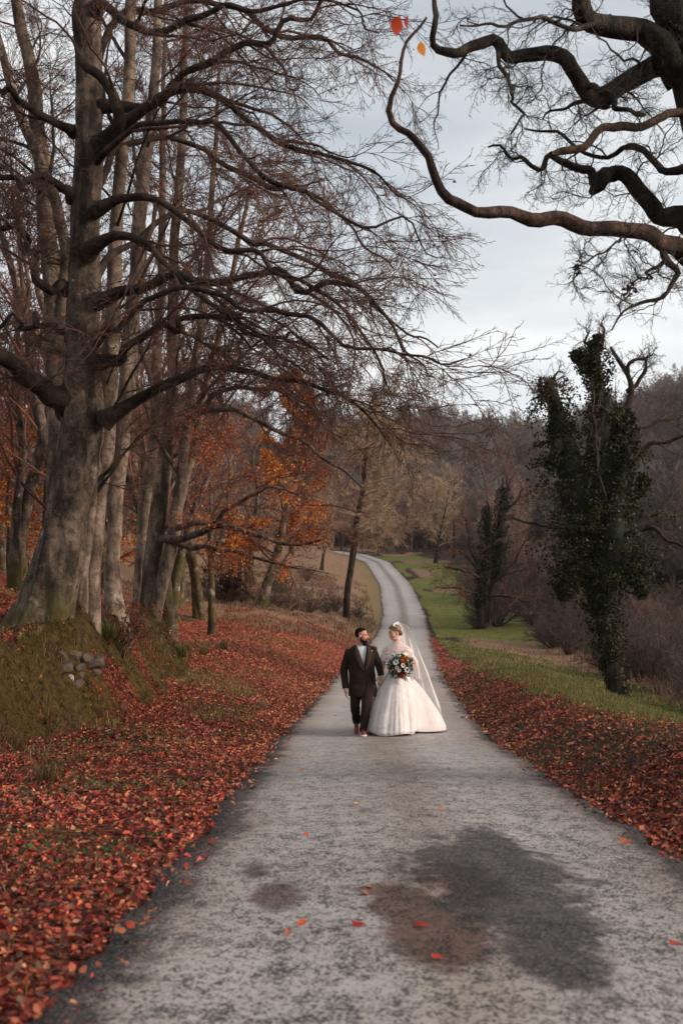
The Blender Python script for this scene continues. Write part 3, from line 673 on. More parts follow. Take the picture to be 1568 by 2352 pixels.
tF, bF, _ = beech('many stemmed beech beyond the bank with pale low boughs over the leaves', [
  [(335, 1462, DF, 23), (342, 1380, DF, 21), (350, 1290, DF, 22), (368, 1150, DF, 20), (385, 1000, DF, 16), (398, 850, DF, 14), (396, 700, DF, 12), (408, 450, DF, 10), (422, 200, DF, 8), (430, 0, DF, 6), (435, -200, DF, 2)],
  [(350, 1466, DF-.3, 15), (366, 1370, DF-.3, 14), (388, 1275, DF-.3, 15), (405, 1190, DF-.3, 14), (419, 1090, DF-.3, 12), (432, 950, DF-.3, 12), (455, 800, DF-.3, 10), (476, 600, DF-.3, 8), (490, 400, DF-.3, 6), (502, 200, DF-.3, 4), (510, 50, DF, 2)],
  [(322, 1440, DF+.8, 20), (333, 1200, DF+.8, 17), (354, 1000, DF+.8, 14), (362, 800, DF+.8, 11), (371, 600, DF+.8, 9), (372, 350, DF+.8, 7), (380, 100, DF+.8, 4)],
  [(398, 1215, DF, 10), (425, 1110, DF+.2, 9), (445, 1030, DF+.3, 9), (470, 900, DF+.4, 8), (520, 700, DF+.5, 6.5), (556, 520, DF+.6, 5), (590, 340, DF+.6, 2)]],
  [[(370, 1238, DF-.4, 10), (450, 1229, 23, 8), (490, 1204, 22.6, 7), (550, 1219, 22.2, 6), (600, 1239, 21.9, 5), (675, 1256, 21.6, 4), (740, 1244, 21.4, 2.5)],
   [(408, 1212, DF-.4, 8), (450, 1201, 23.2, 6), (490, 1199, 22.8, 5.5), (530, 1170, 22.4, 5), (580, 1130, 22, 4), (640, 1120, 21.7, 3), (700, 1150, 21.5, 2)],
   [(392, 1246, DF-.4, 7), (475, 1259, 23.4, 5.5), (525, 1264, 23, 5), (575, 1284, 22.8, 4), (650, 1299, 22.5, 3), (750, 1314, 22.2, 1.6)],
   [(385, 1010, DF-.3, 9), (450, 960, 23.3, 7), (540, 950, 22.7, 6), (640, 985, 22.2, 5), (740, 1040, 21.8, 3.5), (830, 1120, 21.5, 2)],
   [(430, 980, DF-.4, 8), (500, 905, 23.4, 6), (590, 890, 23, 5), (690, 930, 22.6, 4), (790, 1000, 22.2, 2.5)]],
  M['beech_pale'], M['beech'], M['twig_red'], 34, .12, .5, 5, dict(n2=4, n3=5, ns=2, rmin=.005, bias=(.12, 0, -.02), style='mid'), rand=(9, .26, 4.6, (.55, 1.1), (.28, -.05, .05), .006))

# rust leaves still held on the low right hand boughs of the many stemmed beech
rl = np.random.default_rng(66); sp = bF[2]; gx_ = 784+sp[:, 0]/sp[:, 1]*F; gy_ = 1176-(sp[:, 2]-CAM_Z)/sp[:, 1]*F
sp = sp[(gx_ > 400) & (gx_ < 740) & (gy_ > 930) & (gy_ < 1300)]; sp = sp[rl.choice(len(sp), 3600)] + rl.normal(size=(3600, 3))*.14
sp = sp[fbm(sp[:, 0]*1.2, sp[:, 1]*1.2, sp[:, 2]*1.2, s=12) > .44]
V_, T_, C_ = leaf_cards(sp-np.array(tF.location), (.05, .095), rl, [(.52, .13, .03), (.42, .085, .025), (.60, .20, .035), (.34, .055, .02)], .3)
obj('leaves', mesh_np('leaves', V_, T_, M['tree_leaf'], False, C_), tF)
# --- the oak at the right, its limbs reaching into the picture
rng = np.random.default_rng(77)
tO = thing('oak_tree', 'gnarled dark oak whose crooked limbs reach in from the upper right', 'tree', (4.55, 10.0, Hs(4.55, 10.0)-.05)); off = np.array(tO.location)
b0 = np.array([4.55, 10.0, off[2]-.2])
q = np.array([[*b0, .62], [4.5, 10, off[2]+.7, .46], [4.42, 10, 1.0, .42], [4.2, 10, 2.6, .41], [*at(1690, 640, 10), .38], [*at(1668, 430, 10), .35], [*at(1632, 260, 10), .31], [*at(1604, 140, 10), .29],
              [*at(1566, 10, 10), .23], [*at(1515, -100, 10), .18], [*at(1440, -300, 10.2), .12], [*at(1460, -520, 10.3), .03]])
s_ = catmull(q, 70); PO, RO = s_[None, :, :3], s_[None, :, 3]
obj('trunk', trunk_mesh('trunk', PO-off, RO, M['oak'], 30, .12, .5, 6, 8), tO)
DO = 10.0
oak_l = [
 ('oak', [(1565, 150, DO, 34), (1520, 152, DO, 25), (1475, 168, DO, 21), (1420, 198, DO, 20), (1370, 206, DO, 21), (1338, 198, DO-.1, 20), (1310, 166, DO-.1, 18), (1290, 133, DO-.2, 17), (1252, 106, DO-.2, 16), (1205, 128, DO-.2, 15), (1172, 124, DO-.3, 14), (1142, 97, DO-.3, 13), (1100, 110, DO-.3, 12), (1058, 121, DO-.4, 11), (1020, 110, DO-.4, 10), (1005, 88, DO-.4, 8), (997, 55, DO-.5, 7), (988, -5, DO-.5, 5), (990, -80, DO-.5, 3)]),
 ('oak', [(1562, 180, DO, 38), (1522, 128, DO-.1, 30), (1497, 82, DO-.2, 28), (1475, 60, DO-.2, 25), (1420, 60, DO-.3, 24), (1368, 50, DO-.4, 23), (1340, 14, DO-.5, 22), (1330, -50, DO-.5, 20), (1345, -160, DO-.5, 14), (1320, -300, DO-.5, 4)]),
 ('oak', [(1580, 90, DO, 30), (1565, 40, DO-.2, 34), (1520, -10, DO-.3, 30), (1500, -80, DO-.4, 22)]),
 ('oak', [(1640, 560, DO+.1, 28), (1568, 505, DO+.2, 24), (1524, 486, DO+.3, 22), (1484, 450, DO+.4, 20), (1449, 410, DO+.4, 18), (1409, 395, DO+.4, 17), (1380, 402, DO+.3, 16), (1363, 432, DO+.3, 15), (1358, 440, DO+.3, 6)]),
 ('oak', [(1370, 425, DO+.3, 13), (1349, 395, DO+.3, 10), (1314, 375, DO+.2, 8.5), (1279, 360, DO+.2, 7), (1230, 383, DO+.1, 5), (1200, 363, DO+.1, 4), (1160, 340, DO, 3), (1130, 332, DO, 2)]),
 ('dead', [(1660, 600, 9.9, 30), (1568, 560, 9.6, 24), (1500, 546, 9.4, 22), (1440, 535, 9.3, 21), (1380, 523, 9.2, 19), (1300, 506, 9.1, 17), (1230, 501, 9.0, 16), (1180, 499, 9, 15.5), (1110, 490, 8.9, 15), (1060, 466, 8.9, 15), (1020, 448, 8.9, 14), (1003, 423, 8.9, 13), (990, 398, 8.9, 12), (984, 372, 8.9, 10.5), (950, 340, 8.9, 10), (925, 310, 8.9, 9), (905, 280, 8.9, 8.5), (893, 242, 8.9, 8), (915, 200, 8.8, 5.5), (928, 150, 8.8, 5), (945, 100, 8.8, 4.5), (975, 60, 8.8, 3.5), (985, 42, 8.8, 3)]),
 ('dead', [(1600, 250, DO, 14), (1540, 264, 9.7, 11), (1490, 279, 9.6, 11), (1430, 281, 9.5, 11), (1390, 300, 9.4, 10), (1330, 326, 9.3, 10), (1290, 338, 9.3, 9), (1266, 350, 9.2, 4)]),
 ('oak', [(1620, 640, DO-.1, 14), (1560, 585, 9.6, 11), (1512, 575, 9.5, 9), (1520, 602, 9.4, 8), (1552, 628, 9.3, 7), (1530, 665, 9.2, 5), (1480, 690, 9.1, 4), (1420, 725, 9, 2.5), (1395, 760, 9, 1.5)]),
 ('oak', [(1600, 380, DO+.2, 14), (1540, 385, 10.4, 9), (1480, 350, 10.8, 7), (1430, 340, 11.1, 6), (1390, 365, 11.3, 5), (1330, 350, 11.5, 4), (1270, 300, 11.7, 3), (1210, 290, 11.8, 2)]),
 ('oak', [(1420, 205, DO, 10), (1400, 240, 10.3, 7), (1380, 250, 10.6, 6), (1330, 235, 10.9, 5), (1290, 250, 11.2, 3.5), (1240, 270, 11.4, 2)]),
 ('oak', [(1140, 105, DO-.3, 7), (1150, 150, 9.6, 5), (1165, 190, 9.5, 4.5), (1183, 222, 9.4, 4), (1170, 235, 9.4, 3.5), (1195, 255, 9.3, 3), (1180, 300, 9.3, 2)]),
 ('oak', [(1400, 40, DO-.3, 8), (1330, 60, 9.3, 6), (1250, 40, 9.0, 5), (1180, 60, 8.8, 4), (1120, 40, 8.7, 3), (1050, 50, 8.6, 2)]),
 ('oak', [(1440, 535, 9.3, 3), (1400, 565, 9.1, 2.4), (1350, 592, 9, 2), (1325, 622, 9, 1.4), (1322, 650, 9, 1)]), ('oak', [(1520, 602, 9.4, 5), (1490, 625, 9.2, 3), (1462, 642, 9.1, 2), (1446, 664, 9.1, 1.4), (1420, 690, 9.1, 1)]),
 ('oak', [(1340, 200, DO-.1, 8), (1395, 225, 9.6, 7), (1408, 250, 9.5, 6), (1450, 260, 9.4, 5), (1480, 272, 9.4, 4)]),
]
LP, LR, kinds = [], [], []
for kd, l in oak_l:
    P_, R_ = traced(l, 52 if len(l) > 10 else 26, .05, rng)
    R_ = R_*(.86 if kd == 'dead' else 1.0)
    me = trunk_mesh('limb', P_-off, R_, M[kd], 16 if len(l) > 6 else 9, .30, 0, 3, int(rng.integers(99)), .8)
    obj('dead_limb' if kd == 'dead' else 'limb', me, tO)
    if kd == 'oak':
        c_ = catmull(np.c_[P_[0], R_[0]], 24); LP.append(c_[None, :, :3]); LR.append(c_[None, :, 3])
LP = np.concatenate(LP); LR = np.concatenate(LR)
spray(tO, LP, LR, M['twig_oak'], rng, n2=7, n3=5, ns=2, lr2=.40, lr3=.5, sl=(.14, .36), grav=(.02, .03), bias=(-.12, 0, -.10), rmin=.003, flat=1.0, wig=.34, t0=.08, maxl=3.0, ang=(.6, 1.4), style='oak')
# two dry leaf bunches hanging in the oak
pts = np.concatenate([at(1325, 622, 9) + rng.normal(size=(14, 3))*.03, at(1446, 664, 9.1) + rng.normal(size=(18, 3))*.035])
V_, T_, C_ = leaf_cards(pts-off, (.04, .08), rng, [(.05, .025, .02), (.08, .035, .025)], .1)
obj('dry_leaves', mesh_np('dry_leaves', V_, T_, M['tree_leaf'], False, C_), tO)
# three coloured leaves at the tip of the dead limb, nearer the camera
def one_leaf(px, py, y, size, col, tilt, label):
    p_ = at(px, py, y); n = 7; u = np.linspace(0, 1, n); wv = np.sin(np.pi*u**.85)*.36; wv[0] = .02; wv[-1] = 0.0
    V_ = []
    for a, b in zip(u, wv): V_ += [[-b, .10*np.sin(3*a)+.10*b, .5-a], [0, .10*np.sin(3*a), .5-a], [b, .10*np.sin(3*a)+.14*b, .5-a]]
    V_ = np.array(V_)*size; Q_ = []
    for r_ in range(n-1):
        for c_ in range(2): i_ = r_*3+c_; Q_.append([i_, i_+1, i_+4, i_+3])
    st = tubes(np.array([[[0, 0, .5*size], [0, .01, .62*size], [.02*size, .02, .8*size]]]), np.full((1, 3), .0015), 4)
    g = Geo(); g.add(V_, Q_, col=col); g.add(*st, col=(.1, .04, .02))
    o = obj('hanging_leaf', g.mesh('hanging_leaf', M['tree_leaf']), None, p_); o.rotation_euler = tilt
    return tag(o, label, 'leaf', 'leaves hanging at the top')
one_leaf(912, 59, 6.2, .118, (.50, .055, .015), (0.1, .15, .3), 'larger red leaf hanging at the top beside the dead limb tip')
one_leaf(936, 52, 6.3, .085, (.36, .04, .02), (0.2, -.5, 1.0), 'small dark red leaf hanging just beside the larger red one')
one_leaf(970, 112, 6.3, .092, (.72, .25, .03), (0.1, -.35, .4), 'orange leaf hanging below the two red leaves by the oak limb')

# --- trees shared by the wood: grown round the origin, then copied
def gen_tree(name, label, cat, group, seed, h, r0, nb, bl, tmat, wmat, rmin, n2=7, n3=6, n4=4, lean=0.06, stems=1, up=.25, leaf=None, t0=.22, lr2=.34, ang=(.5, 1.1), wig=.17):
    r = np.random.default_rng(seed); t = thing(name, label, cat, (0, 0, 0), group); P1, R1 = [], []
    for s in range(stems):
        a = r.uniform(0, 6.28); sp = (0 if stems == 1 else .22*h)
        ctl = [[.15*s*np.cos(a), .15*s*np.sin(a), -.35, r0*1.4], [.18*s*np.cos(a), .18*s*np.sin(a), .3, r0]]
        for q in range(1, 7):
            u = q/6; ctl.append([sp*u*np.cos(a)*(.6+.4*u) + r.normal()*lean*h*.35*u, sp*u*np.sin(a) + r.normal()*lean*h*.35*u, .3+u*h*(.93 if s else 1), r0*(1-.93*u)*(1 if s == 0 else .8)])
        c_ = catmull(ctl, 40); P_, R_ = c_[None, :, :3], np.maximum(c_[None, :, 3], .01)
        obj('trunk' if s == 0 else 'stem', trunk_mesh('trunk', P_, R_, tmat, 12, .10, .4, 5, seed+s), t)
        p, q = grow(P_, R_, nb, t0, .98, ang, 1.0, 14, .10, -up*.06, r, 1.0, .5, rmin*2, (0, 0, up*.5), .5, np.array([[bl]]))
        P1.append(p); R1.append(q)
    P1, R1 = np.concatenate(P1), np.concatenate(R1)
    P2, R2 = grow(P1, R1, n2, .15, .99, (.45, 1.0), lr2*1.3, 7, wig, .0, r, .8, .55, rmin*1.5, (0, 0, .05), .4)
    P3, R3 = grow(P2, R2, n3, .12, 1, (.4, 1.0), .48, 5, wig, .0, r, .9, .55, rmin*1.1, (0, 0, .05), .4)
    g = Geo(); g.add(*tubes(P1, R1, 5)); g.add(*tubes(P2, R2, 3)); g.add(*tubes(P3, R3, 3))
    if n4:
        P4, R4 = grow(P3, R3, n4, .1, 1, (.4, 1.0), .55, 3, wig, 0, r, .9, .6, rmin, (0, 0, .05), .4); g.add(*tubes(P4, R4, 3))
    else: P4 = P3
    obj('crown', g.mesh('crown', wmat), t)
    if leaf:
        n, size, cols = leaf; a = r.choice(len(P4), n); bq = r.integers(1, P4.shape[1], n)
        pts = P4[a, bq] + r.normal(size=(n, 3))*.06
        V_, T_, C_ = leaf_cards(pts, size, r, cols, .3); obj('leaves', mesh_np('leaves', V_, T_, M['tree_leaf'], False, C_), t)
    return t
def plant(root, lst, labels=None, first=[None]):
    """copies of a tree at (x, y, rot, scale); the first place takes the original"""
    for q, (x, y, rz, s_) in enumerate(lst):
        lo = (x, y, Hs(x, y))
        lb = labels[q] if labels else None
        if q == 0:
            root.location = lo; root.rotation_euler = (0, 0, rz); root.scale = (s_,)*3
            if lb: root['label'] = lb
        else: copy_thing(root, lo, rz, s_, lb)

# the leaning copper beech and the slim golden tree by the bend
g0 = hit(602, 1393)
D = 58.0
tG, bG, LG = beech('young beech leaning over the meadow with copper orange leaves', [
  [(596, 1404, D, 15), (612, 1350, D, 12), (628, 1300, D, 10), (645, 1235, D, 9), (664, 1150, D, 8), (688, 1080, D, 7), (700, 1000, D, 5), (715, 900, D, 3), (722, 830, D, 1)]],
  [], M['beech'], M['beech_dark'], M['twig_red'], 41, .08, .4, 5, dict(n2=4, n3=4, ns=2, rmin=.010, flat=.7, bias=(0, 0, .02), sl=(.5, 1.1), style='coarse'), rand=(28, .16, 5.2, (.8, 1.4), (-.26, -.2, .05), .010), sides=14)
r_ = np.random.default_rng(42); allp = bG[2]
pts = allp[r_.choice(len(allp), 26000)] + r_.normal(size=(26000, 3))*.18 + np.array([0, 0, -.1])
cl = fbm(pts[:, 0]*.5, pts[:, 2]*.5, s=4); sx = 784+pts[:, 0]/pts[:, 1]*F; pts = pts[(cl > .45) & (r_.uniform(size=len(pts)) < 1-sm(sx, 690, 780))]
V_, T_, C_ = leaf_cards(pts-np.array(tG.location), (.12, .22), r_, COPPER, .3); obj('leaves', mesh_np('leaves', V_, T_, M['tree_leaf'], False, C_), tG)
D = 67.0
tI, bI, _ = beech('slim tree with a wide golden twiggy crown beside the lane\'s bend', [
  [(795, 1418, D, 9), (797, 1370, D, 7.5), (802, 1330, D, 7.5), (812, 1262, D, 7.5), (820, 1190, D, 6.5), (832, 1130, D, 6), (838, 1050, D, 4), (846, 970, D, 2), (850, 925, D, 1)]],
  [], M['beech_dark'], M['twig_gold'], M['twig_gold'], 44, .08, .4, 5, dict(n2=6, n3=6, ns=2, rmin=.011, flat=.8, bias=(0, 0, .0), sl=(.5, 1.2), style='coarse'), rand=(26, .30, 6.2, (.75, 1.35), (0, 0, .05), .008), sides=12)
# --- ivy clad trees on the right
IVY = [(.013, .017, .006), (.020, .024, .008), (.009, .012, .005), (.034, .033, .010), (.060, .044, .014), (.024, .030, .012)]
def ivy_tree(label, stems, cols, bare, seed, n, size, lrange=1.0, twm='twig_oak', kw=None):
    r = np.random.default_rng(seed); b = stems[0][0]
    t = thing('ivy_tree', label, 'tree', at(b[0], b[1]-6, b[2])); o_ = np.array(t.location)
    for q, s in enumerate(stems):
        P_, R_ = traced(s, 50, .05, r); obj('trunk' if q == 0 else 'stem', trunk_mesh('trunk', P_-o_, R_, M['oak'], 14, .12, .4, 5, seed+q), t)
    core = Geo(); pts = []; nr = []; cc = []
    tot = sum(np.linalg.norm(np.diff(np.array([at(a, b_, c) for a, b_, c, _ in cl]), axis=0), axis=1).sum() for cl in cols)
    for cl in cols:
        P_, R_ = traced(cl, 60, .04, r); K = 60
        T_, A_, B_ = frames(P_); sd = int(r.integers(999)); dz = np.linspace(0, plen(P_)[0], K)
        a = np.arange(16)*2*np.pi/16
        rr = R_[0][:, None]*.5*(.7+.6*fbm(np.cos(a)[None]*1.5+9, np.sin(a)[None]*1.5, dz[:, None]*1.2, s=sd))
        V_ = P_[0][:, None]+rr[..., None]*(np.cos(a)[None, :, None]*A_[0][:, None]+np.sin(a)[None, :, None]*B_[0][:, None])
        bs = np.arange(K-1)[:, None]*16; i_ = np.arange(16)[None]; j_ = (i_+1) % 16
        core.add(V_.reshape(-1, 3)-o_, np.stack([bs+i_, bs+j_, bs+16+j_, bs+16+i_], -1).reshape(-1, 4))
        m = int(n*plen(P_)[0]*R_.mean()/(tot*R_.mean())*1.0); f = r.uniform(0, K-1.01, m); i = f.astype(int); w_ = (f-i)[:, None]
        th = r.uniform(0, 6.283, m); ct, st = np.cos(th), np.sin(th)
        out = unit(ct[:, None]*A_[0][i]+st[:, None]*B_[0][i]); ce = P_[0][i]*(1-w_)+P_[0][i+1]*w_; Rm = R_[0][i]
        lum = fbm(ct*1.6+3, st*1.6, dz[i]*1.1, s=sd+1, o=3)
        rad = 1.12*Rm*(.30+1.75*sm(lum, .25, .75)*lum+.25*noise(ct*4, st*4, dz[i]*3.2, s=sd+5))*(1-.42*r.uniform(0, 1, m)**2)
        rad = rad + Rm*.12*(r.uniform(size=m) < .04)*r.uniform(0, 1, m)
        pts.append(ce+out*rad[:, None]+r.normal(size=(m, 3))*.03); nr.append(lum)
    pts = np.concatenate(pts); lum = np.concatenate(nr)
    kq = fbm(pts[:, 0]*2.6, pts[:, 1]*2.6, pts[:, 2]*2.6, s=17, o=2) + r.uniform(-.16, .16, len(pts)) > .36; pts = pts[kq]
    V_, T_, C_ = leaf_cards(pts-o_, size, r, IVY, .15, .3, .85)
    C_ = C_ * np.repeat(.6+1.0*fbm(pts[:, 0]*1.1, pts[:, 1]*1.1, pts[:, 2]*1.1, s=8), 5)[:, None]
    obj('ivy_core', core.mesh('ivy_core', M['ivycore']), t)  # solid lumpy core added inside the ivy leaves to block light
    obj('ivy', mesh_np('ivy', V_, T_, M['ivy'], False, C_), t)
    P1, R1 = [], []
    for l in bare:
        P_, R_ = traced(l, 22, .06, r); P1.append(P_); R1.append(R_)
        V_, Q_ = tubes(P_-o_, R_, 7); obj('bare_branch', mesh_np('bare_branch', V_, Q_, M['beech_dark']), t)
    if P1: spray(t, np.concatenate(P1), np.concatenate(R1), M[twm], r, **(kw or dict()))
    return t
M['ivycore'] = simple('ivy_core_shade', (0.012, 0.016, 0.007), (0.006, 0.008, 0.004), 6)  # near-black, paints the shade deep inside the ivy
DI = 28.0
ivy_tree('tall ivy clad tree with twin dark columns above the gorge', [
  [(1420, 1604, DI, 24), (1410, 1540, DI, 20), (1398, 1470, DI, 17), (1386, 1400, DI, 18), (1370, 1250, DI, 18), (1365, 1050, DI, 16), (1372, 900, DI, 10), (1372, 790, DI, 3)],
  [(1376, 1330, DI, 14), (1330, 1150, DI, 12), (1290, 1000, DI, 9), (1266, 890, DI, 3)]],
  [[(1384, 1425, DI, 30), (1378, 1360, DI, 72), (1382, 1260, DI, 88), (1378, 1150, DI, 80), (1372, 1060, DI, 66), (1380, 980, DI, 46), (1376, 900, DI, 28), (1368, 840, DI, 24), (1360, 800, DI, 13), (1372, 772, DI, 5)],
   [(1356, 1330, DI+.3, 60), (1332, 1200, DI+.2, 72), (1318, 1120, DI, 66), (1302, 1050, DI, 56), (1284, 990, DI, 42), (1272, 930, DI, 36), (1262, 890, DI, 24), (1256, 868, DI, 10)],
   [(1395, 1350, DI-.4, 60), (1408, 1250, DI-.5, 70), (1420, 1150, DI-.4, 52), (1428, 1060, DI-.3, 34), (1432, 990, DI-.2, 18), (1440, 940, DI, 8)],
   [(1362, 850, DI, 16), (1335, 822, DI, 14), (1318, 815, DI, 7)],
   [(1418, 1600, DI, 20), (1408, 1530, DI, 22), (1396, 1470, DI, 26), (1386, 1400, DI, 34)],
   [(1290, 1010, DI-.3, 26), (1270, 1040, DI-.5, 22), (1262, 1075, DI-.6, 8)], [(1330, 1300, DI-.5, 34), (1300, 1340, DI-.7, 24), (1292, 1375, DI-.8, 8)],
   [(1430, 1300, DI-.5, 34), (1462, 1330, DI-.7, 26), (1472, 1370, DI-.8, 8)], [(1440, 1130, DI-.3, 24), (1466, 1120, DI-.4, 16), (1480, 1100, DI-.4, 6)]],
  [[(1400, 1020, DI, 10), (1415, 960, DI, 9), (1440, 920, DI, 8), (1442, 870, DI, 6), (1420, 830, DI, 5), (1405, 800, DI-.1, 3)],
   [(1438, 900, DI, 6), (1462, 880, DI, 5), (1480, 850, DI, 4), (1490, 810, DI, 2)],
   [(1440, 860, DI, 5), (1450, 830, DI, 4), (1480, 820, DI, 3), (1495, 808, DI, 1.5)],
   [(1390, 1150, DI-.8, 4), (1372, 1060, DI-1, 4), (1362, 980, DI-1, 3.5), (1358, 900, DI-.9, 2.5)],
   [(1340, 1215, DI-.3, 7), (1280, 1212, DI-.5, 5), (1220, 1205, DI-.6, 3.5), (1175, 1188, DI-.7, 2)],
   [(1420, 1240, DI-.6, 8), (1490, 1215, DI-1, 6), (1530, 1240, DI-1.2, 4), (1590, 1270, DI-1.4, 2)],
   [(1430, 1120, DI-.4, 8), (1480, 1030, DI-.6, 6), (1540, 1010, DI-.8, 4), (1600, 990, DI-1, 2.5)],
   [(1425, 1010, DI, 7), (1480, 980, DI+.2, 5), (1540, 960, DI+.4, 3.5), (1600, 950, DI+.4, 2)],
   [(1275, 930, DI, 5), (1250, 910, DI, 4), (1235, 880, DI, 2.5)], [(1368, 830, DI, 5), (1382, 780, DI, 3.5), (1384, 745, DI, 2)], [(1362, 815, DI, 4), (1345, 780, DI, 3), (1350, 755, DI, 1.5)], [(1262, 900, DI, 4), (1272, 870, DI, 3), (1292, 850, DI, 1.5)]], 51, 52000, (.04, .105), twm='twig_grey',
   kw=dict(n2=5, n3=4, ns=1, rmin=.006, flat=1, wig=.28, bias=(0, 0, .0), lr2=.42, sl=(.2, .6), style='mid'))
DJ = 66.0
ivy_tree('smaller ivy wrapped tree with spreading bare twigs beside the green verge', [
  [(1100, 1428, DJ, 9), (1102, 1390, DJ, 8), (1108, 1330, DJ, 7), (1118, 1250, DJ, 6), (1122, 1180, DJ, 4), (1118, 1150, DJ, 2)],
  [(1122, 1430, DJ+.3, 4), (1124, 1380, DJ+.3, 4), (1132, 1320, DJ+.2, 5), (1145, 1230, DJ, 5), (1152, 1150, DJ, 4), (1156, 1100, DJ, 2)]],
  [[(1100, 1400, DJ, 9), (1106, 1350, DJ, 13), (1114, 1290, DJ, 15), (1118, 1230, DJ, 14), (1116, 1180, DJ, 10), (1112, 1165, DJ, 5)],
   [(1138, 1335, DJ, 10), (1146, 1270, DJ, 18), (1150, 1200, DJ, 18), (1154, 1150, DJ, 15), (1160, 1120, DJ, 8)]],
  [[(1150, 1170, DJ, 4), (1165, 1130, DJ, 3.5), (1160, 1095, DJ, 2)], [(1152, 1180, DJ, 4), (1185, 1150, DJ, 3), (1198, 1120, DJ, 1.5)],
   [(1106, 1330, DJ, 4), (1060, 1310, DJ-.5, 3.5), (1020, 1300, DJ-1, 2)], [(1110, 1350, DJ, 4), (1160, 1320, DJ-.5, 3), (1210, 1310, DJ-1, 1.5)],
   [(1104, 1320, DJ, 4), (1080, 1260, DJ, 3), (1070, 1190, DJ, 2)], [(1130, 1330, DJ, 4), (1180, 1290, DJ, 3), (1205, 1240, DJ, 1.5)],
   [(1104, 1370, DJ, 3), (1050, 1350, DJ-1.4, 2.5), (1010, 1352, DJ-2, 1.5)], [(1112, 1370, DJ, 3), (1170, 1372, DJ-1.4, 2.5), (1215, 1385, DJ-2, 1.5)],
   [(1106, 1345, DJ, 3.5), (1090, 1300, DJ+1, 3), (1045, 1255, DJ+1.5, 2)]], 52, 8000, (.10, .18), twm='twig_red',
   kw=dict(n2=5, n3=4, ns=2, rmin=.010, flat=1, wig=.25, bias=(0, 0, .0), lr2=.6, sl=(.35, .9), style='coarse'))

# --- the wood behind, tree by tree
rng = np.random.default_rng(9)
t1 = gen_tree('woodland_tree', '', 'tree', 'grey trees of the wood', 61, 12.5, .20, 16, 4.2, M['beech'], M['twig_red'], .007, 7, 6, 3, stems=2, up=.5)
t2 = gen_tree('woodland_tree', '', 'tree', 'grey trees of the wood', 62, 14, .22, 18, 3.8, M['beech'], M['twig_grey'], .007, 6, 6, 3, stems=1, up=.6)
t3 = gen_tree('copper_tree', '', 'tree', 'copper leaved trees of the wood', 63, 8, .13, 18, 3.0, M['beech_dark'], M['twig_red'], .006, 6, 5, 2, stems=1, up=.2, leaf=(3000, (.08, .14), COPPER+[(.34, .06, .03), (.25, .04, .02), (.40, .09, .03)]), t0=.12, ang=(.8, 1.4))
A_ = 'bare grey tree standing in the wood behind the beeches'
l1, l2, l3 = [], [], []
for x, y in [(-9.5, 30), (-7, 37), (-13, 34), (-11, 44), (-6.5, 47), (-15.5, 46), (-18, 38), (-9, 54), (-14, 58), (-20, 55), (-24, 64), (-17, 68)]:
    l1.append((x+rng.normal()*.5, y+rng.normal(), rng.uniform(0, 6.3), rng.uniform(.8, 1.15)))
for x, y in [(-8.2, 33), (-12, 39), (-15.5, 30), (-10, 49), (-5.5, 42), (-18.5, 47), (-13, 52), (-22, 50), (-17, 60), (-26, 58), (-11.5, 66), (-20, 72), (-14, 27)]:
    l2.append((x+rng.normal()*.5, y+rng.normal(), rng.uniform(0, 6.3), rng.uniform(.75, 1.1)))
for x, y, s_ in [(-10.2, 34, .8), (-9.8, 40, 1.0), (-12.8, 44, 1.2), (-15, 37, 1.1), (-9.5, 50, 1.1), (-11.2, 47, .9), (-16.5, 52, 1.3), (-14, 42, .8), (-12.5, 31, .9), (-9.8, 60, 1.3)]:
    l3.append((x, y, rng.uniform(0, 6.3), s_))
l1 += [(-7.6, 29, 1.0, 1.22), (-5.7, 33, 2.2, 1.18), (-7.4, 41, .4, 1.2), (-9.3, 36, 1.7, 1.25), (-6.0, 66, 2.7, 1.1), (-8.6, 52, 4.4, 1.2)]
plant(t1, l1, ['twin stemmed bare tree among the others of the wood behind the beeches']*len(l1))
plant(t2, l2, ['single stemmed bare tree among the others of the wood behind the beeches']*len(l2))
plant(t3, l3, ['small orange leaved beech glowing between the bare trunks of the wood']*len(l3))
# trees round the far field and bend
t4 = gen_tree('field_tree', '', 'tree', 'golden bare trees round the far field', 64, 9, .17, 20, 4.0, M['beech_dark'], M['twig_gold'], .014, 7, 6, 3, stems=2, up=.15, ang=(.6, 1.3))
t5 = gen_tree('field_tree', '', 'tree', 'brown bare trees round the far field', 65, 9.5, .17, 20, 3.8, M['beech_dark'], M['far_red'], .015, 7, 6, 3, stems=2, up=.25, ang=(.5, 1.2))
l4 = [(12, 128, .4, 1.15), (5.5, 148, 2.1, 1.2), (-6, 120, 3.3, 1.05), (-2, 98, 1.2, .8), (-10.5, 96, 5, 1.0), (19, 118, 2, .9), (-16, 122, 4, 1.1), (24, 142, .3, 1.1)]
l5 = [(15.5, 138, 1, 1.2), (9, 150, 3, 1.1), (20, 128, 5, 1.0), (-3, 132, 2, 1.1), (-12, 110, 1.4, 1.0), (-8, 78, .6, .8), (-14, 88, 3.6, 1.0), (16.5, 104, 2.5, .8), (27, 155, 4.4, 1.3), (30, 130, 1.4, 1.0), (14, 160, 0.8, 1.3), (-20, 100, 2.2, 1.1), (0, 165, 1, 1.2), (-24, 135, 1, 1.2), (25, 112, 3, .95)]
plant(t4, l4, ['golden twigged bare tree at the edge of the far field']*len(l4))
plant(t5, l5, ['red brown bare tree at the edge of the far field']*len(l5))

